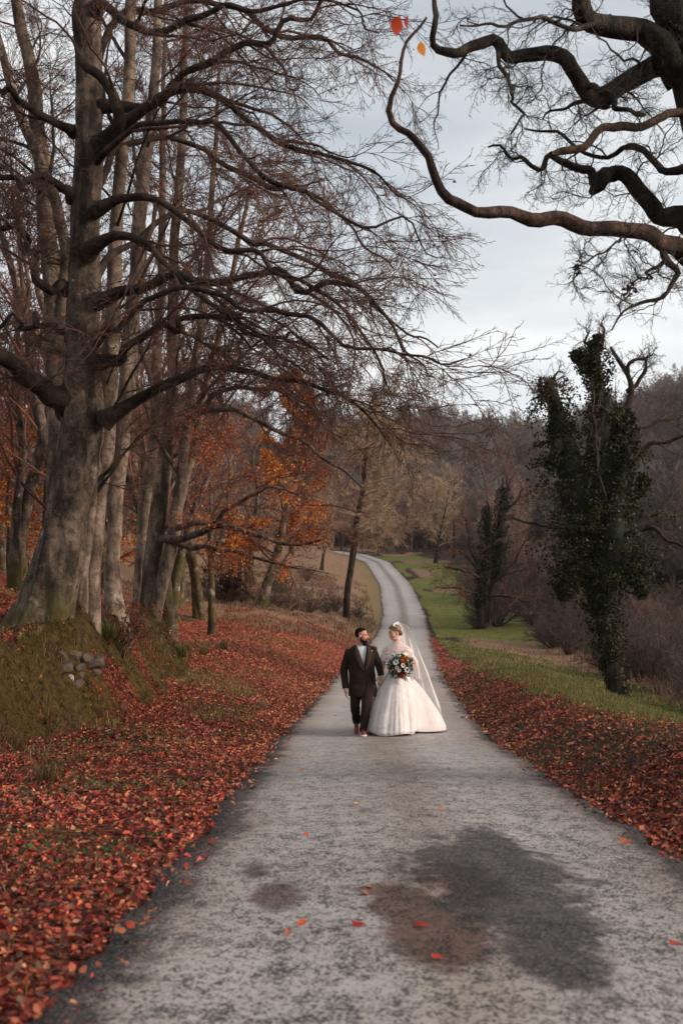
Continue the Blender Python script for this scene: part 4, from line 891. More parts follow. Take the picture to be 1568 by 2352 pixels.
# --- scrub: bare bushes
def bush(name, label, group, seed, h, n, mat, rmin, leaf=None, n2=8, n3=5, droop=.03):
    r = np.random.default_rng(seed); t = thing(name, label, 'bush', (0, 0, 0), group)
    a = r.uniform(0, 6.283, n); sp = r.uniform(.1, 1.0, n); st = np.stack([np.cos(a)*.12*sp, np.sin(a)*.12*sp, np.full(n, -.1)], 1)
    d = unit(np.stack([np.cos(a)*sp*.75, np.sin(a)*sp*.75, np.ones(n)], 1)); ln = h*r.uniform(.55, 1.15, n); out = [st]; p = st
    for _ in range(9): d = unit(d + r.normal(size=d.shape)*.12 + [0, 0, -droop]); p = p + d*(ln/9)[:, None]; out.append(p)
    P1 = np.stack(out, 1); R1 = np.maximum(rmin*3*(1-np.linspace(0, 1, 10)*.8), rmin)[None].repeat(n, 0)
    P2, R2 = grow(P1, R1, n2, .15, 1, (.4, 1.0), .38, 6, .2, .02, r, 1, .6, rmin, (0, 0, .1), .4)
    g = Geo(); g.add(*tubes(P1, R1, 4)); obj('stems', g.mesh('stems', mat), t); g = Geo(); g.add(*tubes(P2, R2, 3))
    P3 = P2
    if n3: P3, R3 = grow(P2, R2, n3, .1, 1, (.4, 1.0), .5, 4, .2, .01, r, 1, .6, rmin*.8, (0, 0, .05), .4); g.add(*tubes(P3, R3, 3))
    obj('twigs', g.mesh('twigs', mat), t)
    if leaf:
        m, size, cols = leaf; pts = P3[r.choice(len(P3), m), r.integers(1, P3.shape[1], m)]
        V_, T_, C_ = leaf_cards(pts, size, r, cols, .3); obj('leaves', mesh_np('leaves', V_, T_, M['tree_leaf'], False, C_), t)
    return t
k1 = bush('bare_bush', '', 'bare scrub above the gorge', 71, 2.3, 22, M['twig_grey'], .006)
k2 = bush('bare_bush', '', 'brown scrub of the valley', 72, 2.0, 26, M['twig_grey'], .008, droop=.05)
rng = np.random.default_rng(14); s1, s2 = [], []
for q in range(46):
    y = rng.uniform(19, 46); x = np.interp(y, [15, 30, 46], [8.2, 9.6, 11.5]) + rng.uniform(0, 1)**1.3*9
    if abs(x-7.7) < .8 and abs(y-28) < 1: continue
    s1.append((x, y, rng.uniform(0, 6.3), rng.uniform(.6, 1.25)))
for q in range(90):
    y = rng.uniform(38, 130); x = np.interp(y, [38, 70, 100, 130], [10.6, 12.0, 15.5, 18.5]) + rng.uniform(0, 1)**1.2*12
    s2.append((x, y, rng.uniform(0, 6.3), rng.uniform(.6, 1.5)))
for q in range(34):                               # thicket round the smaller ivy tree
    y = rng.uniform(66, 128); s2.append((rng.uniform(8.5, 13)+(y-66)*.13, y, rng.uniform(0, 6.3), rng.uniform(.8, 1.9)))
for x, y in [(-5.2, 76), (-9.5, 84), (-11, 90), (-13, 78), (-3, 86), (-6, 92), (-3.1, 61), (-2.0, 63), (-4.1, 62.5), (-1.0, 66), (-6.5, 66), (-8, 60), (1.2, 70), (-.4, 69), (-10, 72), (-12, 64), (-4.5, 74), (-7.5, 80)]:
    s2.append((x, y, rng.uniform(0, 6.3), rng.uniform(.55, .95)))
plant(k1, s1, ['bare grey bramble bush in the dark scrub below the ivy tree']*len(s1))
plant(k2, s2, ['bare brown bush of the scrub beyond the couple']*len(s2))
k3 = bush('leafy_bush', 'low dark red leaved bush on the meadow before the leaning tree', None, 73, 1.15, 30, M['twig'], .008, leaf=(900, (.09, .16), [(.06, .022, .016), (.10, .03, .02), (.035, .02, .012)]), n3=3)
b = hit(512, 1384); k3.location = (b[0], b[1], b[2]); k3.scale = (b[1]/60*1.9,)*3
k4 = bush('leafy_bush', 'small red leaved sapling bush at the foot of the pale beech', None, 74, 1.0, 14, M['twig'], .005, leaf=(500, (.05, .085), [(.13, .04, .025), (.09, .03, .02), (.20, .06, .03)]), n3=3)
x, y = at(262, 1400, 19.0)[:2]; k4.location = (x+.25, y-.6, Hs(x+.25, y-.6))

# --- the far wood on the hills: one mass, grown from three low trees
def far_tree(seed, h, mat, up=.5):
    t = gen_tree('far_tree', 'x', 'tree', None, seed, h, .15, 18, h*.46, mat, mat, .024, 8, 6, 2, stems=2, up=up*.25, t0=.22, wig=.22, ang=(.5, 1.2))
    V_, T_, n = [], [], 0; g = []
    for ch in t.children: g.append(ch)
    return t, g
FAR = []
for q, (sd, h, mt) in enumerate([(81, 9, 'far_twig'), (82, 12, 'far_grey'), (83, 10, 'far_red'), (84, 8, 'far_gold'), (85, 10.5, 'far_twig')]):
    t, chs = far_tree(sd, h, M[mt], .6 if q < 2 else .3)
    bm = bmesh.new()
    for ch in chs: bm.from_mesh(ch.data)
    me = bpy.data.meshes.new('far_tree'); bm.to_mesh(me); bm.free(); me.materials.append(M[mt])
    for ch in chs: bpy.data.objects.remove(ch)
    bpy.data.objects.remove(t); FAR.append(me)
def mass(name, label, pts, meshes, seed, smin, smax):
    cl = bpy.data.collections.new(name+'_source')
    for q, me in enumerate(meshes): cl.objects.link(bpy.data.objects.new(name+'_tree', me))
    me = bpy.data.meshes.new(name); me.from_pydata([tuple(p) for p in pts], [], []); o = obj(name, me)
    ng = bpy.data.node_groups.new(name, 'GeometryNodeTree')
    ng.interface.new_socket('Geometry', in_out='INPUT', socket_type='NodeSocketGeometry'); ng.interface.new_socket('Geometry', in_out='OUTPUT', socket_type='NodeSocketGeometry')
    gi, go = ng.nodes.new('NodeGroupInput'), ng.nodes.new('NodeGroupOutput'); ip = ng.nodes.new('GeometryNodeInstanceOnPoints')
    ci = ng.nodes.new('GeometryNodeCollectionInfo'); ci.inputs['Collection'].default_value = cl; ci.inputs['Separate Children'].default_value = True; ci.inputs['Reset Children'].default_value = True
    ri = ng.nodes.new('FunctionNodeRandomValue'); ri.data_type = 'INT'; ri.inputs[4].default_value = 0; ri.inputs[5].default_value = len(meshes)-1; ri.inputs['Seed'].default_value = seed
    rr = ng.nodes.new('FunctionNodeRandomValue'); rr.data_type = 'FLOAT_VECTOR'; rr.inputs[0].default_value = (-.06, -.06, 0); rr.inputs[1].default_value = (.06, .06, 6.28); rr.inputs['Seed'].default_value = seed+1
    rs = ng.nodes.new('FunctionNodeRandomValue'); rs.data_type = 'FLOAT'; rs.inputs[2].default_value = smin; rs.inputs[3].default_value = smax; rs.inputs['Seed'].default_value = seed+2
    K_ = ng.links.new
    K_(gi.outputs[0], ip.inputs['Points']); K_(ci.outputs[0], ip.inputs['Instance']); ip.inputs['Pick Instance'].default_value = True
    K_(ri.outputs[2], ip.inputs['Instance Index']); K_(rr.outputs[0], ip.inputs['Rotation']); K_(rs.outputs[1], ip.inputs['Scale']); K_(ip.outputs[0], go.inputs[0])
    md = o.modifiers.new('wood', 'NODES'); md.node_group = ng
    return tag(o, label, None, kind='stuff')
rng = np.random.default_rng(19)
def scatter(x0, x1, y0, y1, n, keep):
    x = rng.uniform(x0, x1, n); y = rng.uniform(y0, y1, n); kq = keep(x, y); x, y = x[kq], y[kq]
    return np.stack([x, y, H(x, y)-.2], 1)
far_pts = np.concatenate([
    scatter(-70, 130, 168, 330, 2400, lambda x, y: ((np.abs(x-river_x(y)) > 7) | (y > 195)) & (np.abs(x-xc(y)) > 5)),
    scatter(38, 110, 40, 200, 1500, lambda x, y: (x > river_x(y)+6) & (x < river_x(y)+80)),
    scatter(-75, -22, 60, 170, 420, lambda x, y: x < -16-.05*y)])
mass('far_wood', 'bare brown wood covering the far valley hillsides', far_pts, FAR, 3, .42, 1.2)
rp = scatter(14, 34, 50, 168, 420, lambda x, y: (x < river_x(y)-4.5) & (x > np.interp(y, [50, 100, 130, 168], [13.5, 17, 21, 12])))
mass('gorge_scrub', 'tangled bare scrub on the river banks', rp, [FAR[0], FAR[2]], 7, .14, .5)
# ------------------------------------------------------------------ leaves, grass, moss and stones
rng = np.random.default_rng(101)
def litter_pts(y0, y1, dens):
    xm = .36*y1 + 2.5; n = int((y1-y0)*2*xm*dens); x = rng.uniform(-xm, xm, n); y = rng.uniform(y0, y1, n)
    kq = np.abs(x) < .36*y + 2.5; x, y = x[kq], y[kq]
    lf, gr, mo, dy = cover(x, y); d = np.abs(x - xc(y)) - HW
    pr = lf * np.where(d < .05, np.exp((d-.05)/.10), 1.0)*np.where(d < -.7, 0, 1)
    nz = -.05 + 1.9*fbm(x*1.5, y*1.5, s=51, o=3)
    kq = rng.uniform(size=len(x)) < pr*np.clip(nz, 0, 1.2); return x[kq], y[kq]
PX, PY, PS = [], [], []
for y0, y1, dn, s0, s1 in [(1.6, 7, 1100, .02, .056), (7, 14, 640, .026, .068), (14, 26, 330, .035, .08), (26, 40, 150, .05, .10), (40, 58, 60, .07, .13)]:
    x, y = litter_pts(y0, y1, dn); PX.append(x); PY.append(y); PS.append(rng.uniform(s0, s1, len(x)))
x, y, s_ = np.concatenate(PX), np.concatenate(PY), np.concatenate(PS)
onr = np.abs(x - xc(y)) < HW
z = np.where(onr, zr(y)+.045, H(x, y)) + rng.uniform(.004, .035, len(x))*np.where(onr, .4, 1)
pts = np.stack([x, y, z], 1)
# the nearest leaves in view are leaves of their own, the rest one mass
infr = (np.abs(x)/y < .343) & ((CAM_Z-z)/y < .514)
order = np.argsort(np.where(infr, y/s_, 1e9))[:300]
rest = np.ones(len(x), bool); rest[order] = False
LITCOL = REDLEAF + [(.27, .040, .024), (.30, .062, .034), (.36, .11, .055), (.065, .014, .012), (.060, .032, .022), (.11, .055, .036), (.16, .085, .055), (.04, .02, .015), (.12, .016, .012), (.20, .022, .015)]
V_, T_, C_ = leaf_cards(pts[rest], (1, 1), rng, LITCOL, .62, .5, .66)
ce = np.repeat(pts[rest], 5, axis=0); V_ = ce + (V_-ce)*np.repeat(s_[rest], 5)[:, None]
dd = np.abs(x-xc(y))-HW; tanp = .08+.38*sm(y, 11, 26)*(x < 0)+.3*np.exp(-np.maximum(dd, 0)/.5)*sm(y, 8, 14); tn = np.repeat(rng.uniform(size=len(x))[rest] < tanp[rest], 5)[:, None]
C_ = np.where(tn, C_*.35+np.array([.34, .135, .065]), C_)
litter = obj('leaf_litter', mesh_np('leaf_litter', V_, T_, M['leaf'], False, C_))
tag(litter, 'thick red and orange beech leaf litter on both verges', None, kind='stuff')
def leaf_shape(r, col):
    n = 6; u = np.linspace(0, 1, n); wv = np.sin(np.pi*u**r.uniform(.75, 1.0))*r.uniform(.28, .40)+.01; wv[-1] = .0; be = r.uniform(-.2, .35); fo = r.uniform(-.3, .7); tw = r.uniform(-.4, .4)
    W = []
    for a, b in zip(u, wv):
        zc = be*(a-.5)**2*2
        W += [[a-.5, -b, zc+fo*b+tw*b*(a-.5)], [a-.5, 0, zc], [a-.5, b, zc+fo*b*r.uniform(.6, 1.1)-tw*b*(a-.5)]]
    Q_ = [[i*3+c_, i*3+c_+1, i*3+c_+4, i*3+c_+3] for i in range(n-1) for c_ in range(2)]
    g = Geo(); g.add(np.array(W), Q_, col=col)
    P_ = np.array([[[-.5, 0, be*.5], [-.62, .02, be*.5-.02], [-.75, .05, be*.5-.03]]]); g.add(*tubes(P_, np.full((1, 3), .012), 3), col=np.array(col)*.5)
    return g.mesh('leaf', M['leaf'], True)
r_ = np.random.default_rng(55); shapes = [leaf_shape(r_, np.array(LITCOL[q % len(LITCOL)])*r_.uniform(.75, 1.2)) for q in range(24)]
for i in order:
    o = obj('leaf', shapes[int(r_.integers(24))], litter, pts[i]+[0, 0, .012]); o.scale = (s_[i]*.95,)*3
    o.rotation_euler = (r_.normal()*.45, r_.normal()*.45, r_.uniform(0, 6.28))
# single leaves lying on the lane
lane_leaves = [
 (352, 2130, .075, (.55, .22, .05), 'yellow orange leaf on the lane near the lower left edge of the tarmac'),
 (693, 1786, .07, (.45, .18, .07), 'pale orange leaf on the lane left of centre below the groom'),
 (820, 1869, .06, (.55, .32, .10), 'tiny yellow leaf on the lane straight below the groom'),
 (950, 1846, .06, (.40, .12, .06), 'small brown leaf on the lane below the bride'),
 (1100, 1756, .07, (.50, .26, .10), 'tan leaf on the lane below and right of the dress train'),
 (702, 1947, .065, (.33, .06, .03), 'dark red upright leaf on the lane above the small damp stain'),
 (850, 2071, .07, (.45, .10, .045), 'upper of two orange leaves lying together at lower centre of the lane'),
 (833, 2088, .095, (.42, .10, .045), 'lower and larger of two orange leaves lying together at lower centre'),
 (823, 2163, .08, (.33, .02, .018), 'bright red curled leaf on the lane at lower centre'),
 (693, 2165, .07, (.40, .07, .035), 'orange red leaf on the lane just below the small damp stain'),
 (660, 2187, .06, (.30, .08, .05), 'dull brown leaf on the lane below the small damp stain'),
 (965, 2168, .085, (.36, .035, .022), 'red curled leaf lying in the brown part of the big damp stain'),
 (1003, 2248, .065, (.38, .04, .02), 'lowest red leaf near the bottom of the lane below the big stain'),
 (1312, 2051, .10, (.46, .09, .03), 'orange red leaf on the pale tarmac right of the big damp stain'),
 (1553, 2217, .10, (.36, .05, .03), 'red leaf on the lane at the right edge of the picture'),
 (1430, 1961, .075, (.42, .12, .06), 'orange leaf on the lane close to the right verge of leaves'),
 (1337, 1872, .07, (.42, .17, .08), 'tan orange leaf at the right verge beside the damp tarmac edge'),
 (1015, 1886, .07, (.36, .10, .06), 'brown leaf on the lane above the big damp stain'),
 (1028, 1598, .10, (.20, .075, .05), 'brown leaf beside the bride\'s train, nearer to the train of two'),
 (1042, 1602, .09, (.22, .08, .05), 'brown leaf beside the bride\'s train, farther from the train of two'),
 (150, 2307, .07, (.42, .09, .05), 'orange leaf on the damp tarmac at the very bottom left'),
 (770, 1655, .08, (.42, .07, .04), 'small red leaf on the lane beside the groom\'s feet')]
for px, py, s0, c0, lb in lane_leaves:
    b = hit(px, py); zz = zr(b[1]) + .045 + .012
    o = obj('fallen_leaf', leaf_shape(r_, c0), None, (b[0], b[1], zz)); o.scale = (s0,)*3; o.rotation_euler = (r_.normal()*.3, r_.normal()*.3, r_.uniform(0, 6.28))
    tag(o, lb, 'leaf', 'single leaves on the lane')

def blades(x, y, h0, h1, wd, cols, r, lean=.5, z=None, dirv=None):
    n = len(x); h = r.uniform(h0, h1, n)[:, None]; a = r.uniform(0, 6.283, n); ln = (r.uniform(.1, 1, n)*lean)[:, None]
    b = np.stack([x, y, (H(x, y) if z is None else z)-.01], 1); d = np.stack([np.cos(a), np.sin(a), 0*a], 1)
    if dirv is not None: d = unit(d*.6 + dirv)
    s = np.stack([-np.sin(a), np.cos(a), 0*a], 1)*np.broadcast_to(np.asarray(wd, float).reshape(-1, 1), (n, 1))
    m = b + d*h*ln*.35 + np.array([0, 0, 1])*h*.6; t = b + d*h*ln + np.array([0, 0, 1])*h*(1-.45*ln)
    V_ = np.stack([b-s, b+s, m+s*.7, m-s*.7, t], 1).reshape(-1, 3); o_ = (np.arange(n)*5)[:, None]
    Q_ = o_+np.array([[0, 1, 2, 3]]); T_ = o_+np.array([[3, 2, 4]])
    cols = np.asarray(cols); c = cols[r.integers(len(cols), size=n)]*r.uniform(.6, 1.3, (n, 1)); c5 = np.repeat(c[:, None], 5, 1); c5[:, :2] *= .6
    return V_, Q_, T_, c5.reshape(-1, 3)
GREEN = [(.125, .138, .032), (.165, .168, .042), (.085, .10, .024), (.22, .19, .066), (.30, .225, .10)]
STRAW = [(.32, .19, .105), (.24, .135, .07), (.38, .25, .15), (.16, .09, .05)]
g = Geo()
def zone(x0, x1, y0, y1, n, fn):
    x = rng.uniform(x0, x1, n); y = rng.uniform(y0, y1, n); kq = rng.uniform(size=n) < fn(x, y)*1.0; return x[kq], y[kq]
for y0, y1, n, h0, h1, wd in [(7, 16, 42000, .05, .16, .003), (16, 30, 42000, .06, .17, .005), (30, 60, 26000, .08, .2, .010)]:
    x, y = zone(2, 10 if y1 < 40 else 13, y0, y1, n, lambda x, y: cover(x, y)[1]*.95*(x - xc(y) > HW+.05)*(1-sm(y, 42, 60)))
    V_, Q_, T_, C_ = blades(x, y, h0, h1, wd, GREEN, rng, .9); g.add(V_, Q_, T_, C_)
x, y = zone(2, 9, 6, 40, 9000, lambda x, y: np.exp(-((x-xc(y)-HW-np.interp(y, [6, 14, 30], [2.7, 2.2, 1.8]))/.5)**2))   # pale fringe along the crest
V_, Q_, T_, C_ = blades(x, y, .10, .24, .004, STRAW+GREEN[3:], rng, 1.0, dirv=np.array([.5, -.3, 0])); g.add(V_, Q_, T_, C_)
x, y = zone(1.9, 7, 3, 30, 26000, lambda x, y: (.35+.65*(fbm(x*1.1+7, y*.8, s=44) > .5))*(x-xc(y) > HW+.02)*(x-xc(y) < HW+2.0))                      # thin grass poking through the leaves
V_, Q_, T_, C_ = blades(x, y, .04, .12, .0028, GREEN, rng, 1.0); g.add(V_, Q_, T_, C_)
o = obj('verge_grass', g.mesh('verge_grass', M['grass'], False)); tag(o, 'short green grass on the verge right of the lane', None, kind='stuff')
g = Geo()
x, y = zone(-8, .5, 12, 46, 60000, lambda x, y: cover(x, y)[1]*(x-xc(y) < -HW-.1))
V_, Q_, T_, C_ = blades(x, y, .06, .2, .006, GREEN+STRAW[:2], rng, .9); g.add(V_, Q_, T_, C_)
x, y = zone(-4.5, -1.1, 3, 14, 5000, lambda x, y: .8*(fbm(x*1.2, y*1.2, s=77) > .56)*(x-xc(y) < -HW-.1))
V_, Q_, T_, C_ = blades(x, y, .04, .11, .003, GREEN, rng, 1.0); g.add(V_, Q_, T_, C_)
x, y = zone(-14, 2.4, 44, 95, 32000, lambda x, y: .9*(x-xc(y) < -HW-.15)*sm(fbm(x*.7, y*.4, s=97), .38, .58))
V_, Q_, T_, C_ = blades(x, y, .10, .42, .018, STRAW+[(.24, .13, .085), (.30, .175, .115)], rng, 1.5); g.add(V_, Q_, T_, C_)
o = obj('meadow_grass', g.mesh('meadow_grass', M['grass'], False)); tag(o, 'olive and straw coloured grass left of the lane', None, kind='stuff')
g = Geo()                                         # dead bracken and long grass on the slope to the gorge
x, y = zone(5.5, 22, 22, 90, 60000, lambda x, y: sm(x-xc(y), 5.2+.04*y, 8.2+.05*y)*(.25+.75*(fbm(x*.6, y*.35, s=99, o=2) > .47)))
V_, Q_, T_, C_ = blades(x, y, .12, .55, .016, [(.13, .062, .038), (.19, .10, .06), (.085, .045, .03), (.26, .165, .10), (.10, .07, .04)], rng, 1.3); g.add(V_, Q_, T_, C_)
tag(obj('bracken', g.mesh('bracken', M['grass'], False)), 'dead brown bracken and long grass on the slope to the gorge', None, kind='stuff')
# low green weeds among the leaves
x, y = zone(-5, -1.3, 2.5, 20, 16000, lambda x, y: .95*(fbm(x*.9+5, y*.9, s=88, o=2) > .545)*(x-xc(y) < -HW-.2)*(mound_t(x, y) < .05))
pt = np.stack([x, y, H(x, y)+rng.uniform(.02, .07, len(x))], 1)
V_, T_, C_ = leaf_cards(pt, (.022, .05), rng, [(.045, .065, .022), (.06, .085, .03), (.035, .05, .018), (.09, .10, .04)], .6, .3, .9)
tag(obj('weeds', mesh_np('weeds', V_, T_, M['grass'], False, C_)), 'low green weeds growing through the leaves on the left', None, kind='stuff')
# moss and hanging grass on the bank
g = Geo(); MOSS = [(.065, .044, .012), (.095, .064, .018), (.038, .026, .009), (.12, .070, .028), (.095, .042, .022)]
x, y = zone(-8, -3, 6, 26, 150000, lambda x, y: cover(x, y)[2]*np.clip(3*(fbm(x*2.2, y*2.2, s=93, o=3)-.30), 0, 1))
V_, Q_, T_, C_ = blades(x, y, .025, .085, .006, MOSS, rng, 1.2); g.add(V_, Q_, T_, C_)
tag(obj('bank_moss', g.mesh('bank_moss', M['grass'], False)), 'brown green moss covering the bank below the beech', None, kind='stuff')
g = Geo()
x, y = zone(-8, -3, 9, 27, 52000, lambda x, y: cover(x, y)[2]*np.clip(2.6*(fbm(x*1.4, y*1.4, s=91, o=2)-.42), 0, 1))
V_, Q_, T_, C_ = blades(x, y, .10, .34, .0045, STRAW+[(.12, .06, .03), (.20, .08, .04), (.09, .07, .02)], rng, 1.3, dirv=np.array([.9, -.7, -.2])); g.add(V_, Q_, T_, C_)
tag(obj('bank_grass', g.mesh('bank_grass', M['grass'], False)), 'dry reddish grass hanging over the mossy bank', None, kind='stuff')

def tuft(px, py, h, n, label, cols):
    b = hit(px, py); r = np.random.default_rng(int(px)); x = r.normal(size=n)*h*.22; y = r.normal(size=n)*h*.22
    V_, Q_, T_, C_ = blades(x, y, h*.5, h*1.1, .005, cols, r, .8, z=0*x)
    g = Geo(); g.add(V_, Q_, T_, C_); tag(obj('grass_tuft', g.mesh('grass_tuft', M['grass'], False), None, b), label, 'grass tuft', 'grass tufts on the left verge')
tuft(415, 1508, .42, 180, 'rushy green tuft left of the pair on the leafy verge', GREEN+[(.08, .09, .045)])
tuft(468, 1504, .36, 150, 'rushy tuft right of the pair on the leafy verge', GREEN+STRAW[:2])
tuft(512, 1490, .42, 160, 'tallest pale rush tuft farther along the leafy verge', GREEN+STRAW)
tuft(245, 1465, .40, 200, 'dark green tuft growing from the bank under the pale beeches', GREEN[:3])
tuft(105, 1800, .34, 90, 'tall thin olive tuft at the left below the mossy bank', [(.10, .075, .03), (.16, .11, .045)])
tuft(600, 1625, .22, 120, 'small straw tuft in the leaves midway along the left verge', STRAW)

# the stones showing in the bank
M['bank_stone'] = simple('bank_stone', (0.105, 0.070, 0.050), (0.030, 0.022, 0.017), 5, .9, .6)
M['pale_stone'] = simple('pale_bank_stone', (0.46, 0.42, 0.38), (0.22, 0.19, 0.16), 9, .9, .5)
r_ = np.random.default_rng(12)
for px, py, wpx, hpx, lb in [
  (128, 1503, 17, 11, 'flat brown stone at the upper left of the wall fragment'), (158, 1499, 15, 10, 'rounded stone at the top of the wall fragment under the roots'),
  (186, 1516, 16, 10, 'wedge shaped stone right of the top of the wall fragment'), (203, 1531, 21, 9, 'long brown stone, largest of the wall fragment'),
  (216, 1514, 12, 9, 'small stone at the upper right of the wall fragment'), (170, 1537, 14, 10, 'squat stone in the middle of the wall fragment'),
  (153, 1562, 7, 9, 'single pale whitish stone low in the mossy bank'), (207, 1548, 13, 8, 'stone below the long brown stone of the wall fragment'),
  (180, 1553, 12, 8, 'dark stone at the lower middle of the wall fragment'), (140, 1534, 13, 10, 'mossy stone at the left of the wall fragment'), (168, 1576, 13, 8, 'lowest dark stone under the wall fragment')]:
    b = hit(px, py); v, f = rock_geo(r_, 2); v = np.sign(v)*np.abs(v)**.6; s0 = b[1]/F
    o = obj('bank_stone', mesh_np('bank_stone', v*np.array([wpx*s0*1.2, wpx*s0*.9, hpx*s0*.9])*1.4, f, M['pale_stone'] if 'pale' in lb else M['bank_stone'], False), None, b+np.array([.0, .13, -.04]))
    o.rotation_euler = (r_.normal()*.2, r_.normal()*.2, r_.normal()*.6); tag(o, lb, 'stone', 'stones in the bank')
# twigs lying about
g = Geo(); n = 260; x = rng.uniform(-6, -1.2, n); y = rng.uniform(3, 24, n); a = rng.uniform(0, 6.28, n); ln = rng.uniform(.1, .5, n)
P_ = np.stack([np.stack([x+np.cos(a)*ln*u, y+np.sin(a)*ln*u, H(x+np.cos(a)*ln*u, y+np.sin(a)*ln*u)+.03+.02*rng.uniform(size=n)], 1) for u in np.linspace(-.5, .5, 5)], 1)
g.add(*tubes(P_, np.full((n, 5), .0035), 3)); tag(obj('twig_litter', g.mesh('twig_litter', M['twig'])), 'thin dead twigs lying in the leaf litter', None, kind='stuff')

# ------------------------------------------------------------------ the couple
def capsule(P, R, sides=14):
    """closed tube with rounded ends"""
    P = np.asarray(P, float); R = np.asarray(R, float); s = catmull(np.c_[P, R], max(4*len(P), 8)); P, R = s[:, :3], np.maximum(s[:, 3], .002)
    d0 = unit(P[0]-P[1]); d1 = unit(P[-1]-P[-2]); f = [(.0, 1), (.5, .87), (.85, .53), (1.0, .06)]
    A = [P[0]+d0*R[0]*a for a, _ in f[:0:-1]]; Ra = [R[0]*b for _, b in f[:0:-1]]
    Bq = [P[-1]+d1*R[-1]*a for a, _ in f[1:]]; Rb = [R[-1]*b for _, b in f[1:]]
    P = np.vstack([A, P, Bq]); R = np.concatenate([Ra, R, Rb]); V, Q = tubes(P[None], R[None], sides); K = len(P)
    V = np.vstack([V, P[0], P[-1]]); n = K*sides; i = np.arange(sides); j = (i+1) % sides
    T = np.vstack([np.stack([j, i, np.full(sides, n)], 1), np.stack([(K-1)*sides+i, (K-1)*sides+j, np.full(sides, n+1)], 1)])
    return V, Q, T
_bm = bmesh.new(); bmesh.ops.create_icosphere(_bm, subdivisions=3, radius=1); _IV = np.array([v.co[:] for v in _bm.verts]); _IF = np.array([[v.index for v in f.verts] for f in _bm.faces]); _bm.free()
def ell(c, r, B=None):
    V = _IV*np.asarray(r, float)
    if B is not None: V = V @ B
    return V + np.asarray(c, float), None, _IF
def basis(yaw, pitch=0.0):                        # rows: forward, side, up;  yaw 0 looks at the camera (-y), positive turns to +x
    f = np.array([math.sin(yaw)*math.cos(pitch), -math.cos(yaw)*math.cos(pitch), math.sin(pitch)])
    s = np.array([math.cos(yaw), math.sin(yaw), 0]); u = np.cross(s, f); u = u if u[2] > 0 else -u
    return np.stack([f, s, u])
def rings(rows, closed=True):
    """rows (K,n,3) -> verts, quads"""
    rows = np.asarray(rows); K, n, _ = rows.shape; V = rows.reshape(-1, 3); b = np.arange(K-1)[:, None]*n
    i = np.arange(n if closed else n-1)[None]; j = (i+1) % n
    return V, np.stack([b+i, b+j, b+n+j, b+n+i], -1).reshape(-1, 4)
def fused(name, g, mat, parent, voxel=.006, smooth=5):
    """overlapping closed pieces -> one continuous skin"""
    me = g.mesh(name, mat); o = obj(name, me)
    m = o.modifiers.new('r', 'REMESH'); m.mode = 'VOXEL'; m.voxel_size = voxel; m.use_smooth_shade = True
    m2 = o.modifiers.new('s', 'SMOOTH'); m2.factor = .5; m2.iterations = smooth
    m3 = o.modifiers.new('d', 'DECIMATE'); m3.ratio = .22
    dg = bpy.context.evaluated_depsgraph_get(); dg.update()
    me2 = bpy.data.meshes.new_from_object(o.evaluated_get(dg)); o.modifiers.clear(); o.data = me2; me2.name = name
    if not me2.materials: me2.materials.append(mat)
    o.parent = parent; return o
def head(g, c, B, fem=False, k=1.0):
    def P(f, s, u): return np.asarray(c) + (f*B[0]+s*B[1]+u*B[2])*k
    def E(f, s, u, rf, rs, ru): g.add(*ell(P(f, s, u), np.array([rf, rs, ru])*k, B))
    E(-.012, 0, .040, .094, .076, .082)           # cranium
    E(.022, 0, -.005, .072, .066, .090)           # face
    E(.040, 0, -.072, .044, .044 if fem else .050, .036)   # jaw
    E(.068, 0, -.094, .020, .022, .017)           # chin
    for s in (-1, 1):
        E(.058, s*.036, -.018, .026, .022, .026)  # cheeks
        E(.074, s*.030, .030, .020, .026, .010)   # brows
        E(-.008, s*.076, -.005, .020, .009, .030)  # ears
    g.add(*capsule([P(.088, 0, .022), P(.100, 0, .0), P(.110, 0, -.017)], np.array([.010, .012, .013])*k))   # nose
    for s in (-1, 1): E(.098, s*.012, -.024, .012, .009, .008)
    E(.084, 0, -.052, .014, .024, .008); E(.083, 0, -.064, .013, .021, .008)    # lips
    return P
def hand(g, wrist, d, out, side, curl=.4, k=1.0, spread=.10):
    """d: wrist to knuckles, out: back of the hand, side: towards the thumb"""
    d, out = unit(np.asarray(d, float)), np.asarray(out, float); out = unit(out-(out@d)*d); sd = np.cross(d, out); sd = sd if sd@np.asarray(side) > 0 else -sd
    B = np.stack([d, sd, out]); w0 = np.asarray(wrist, float)
    g.add(*ell(w0+d*.050*k, np.array([.052, .041, .015])*k, B)); g.add(*capsule([w0-d*.02*k, w0+d*.03*k], [.026*k, .028*k]))
    for q, (o_, ln) in enumerate([(.030, .070), (.010, .080), (-.011, .074), (-.031, .058)]):
        a = w0 + d*.088*k + sd*o_*k; dd = unit(d + sd*o_*spread*30*.1); pts = [a-dd*.02*k]; cur = 0.0; p = a
        pts.append(p)
        for f in (.42, .33, .25):
            cur += curl*(.7+.2*q*.3); v = unit(dd*math.cos(cur) - out*math.sin(cur)); p = p + v*ln*f*k; pts.append(p)
        g.add(*capsule(pts, np.array([.0095, .0095, .0088, .008, .007])*k, 10))
    t0 = w0 + d*.022*k + sd*.030*k; t1 = t0 + (d*.5+sd*.75-out*.25)*.034*k; t2 = t1 + (d*.85+sd*.25-out*.35)*.032*k; t3 = t2 + (d*.9-out*.3)*.024*k
    g.add(*capsule([t0, t1, t2, t3], np.array([.015, .0115, .010, .008])*k, 10))

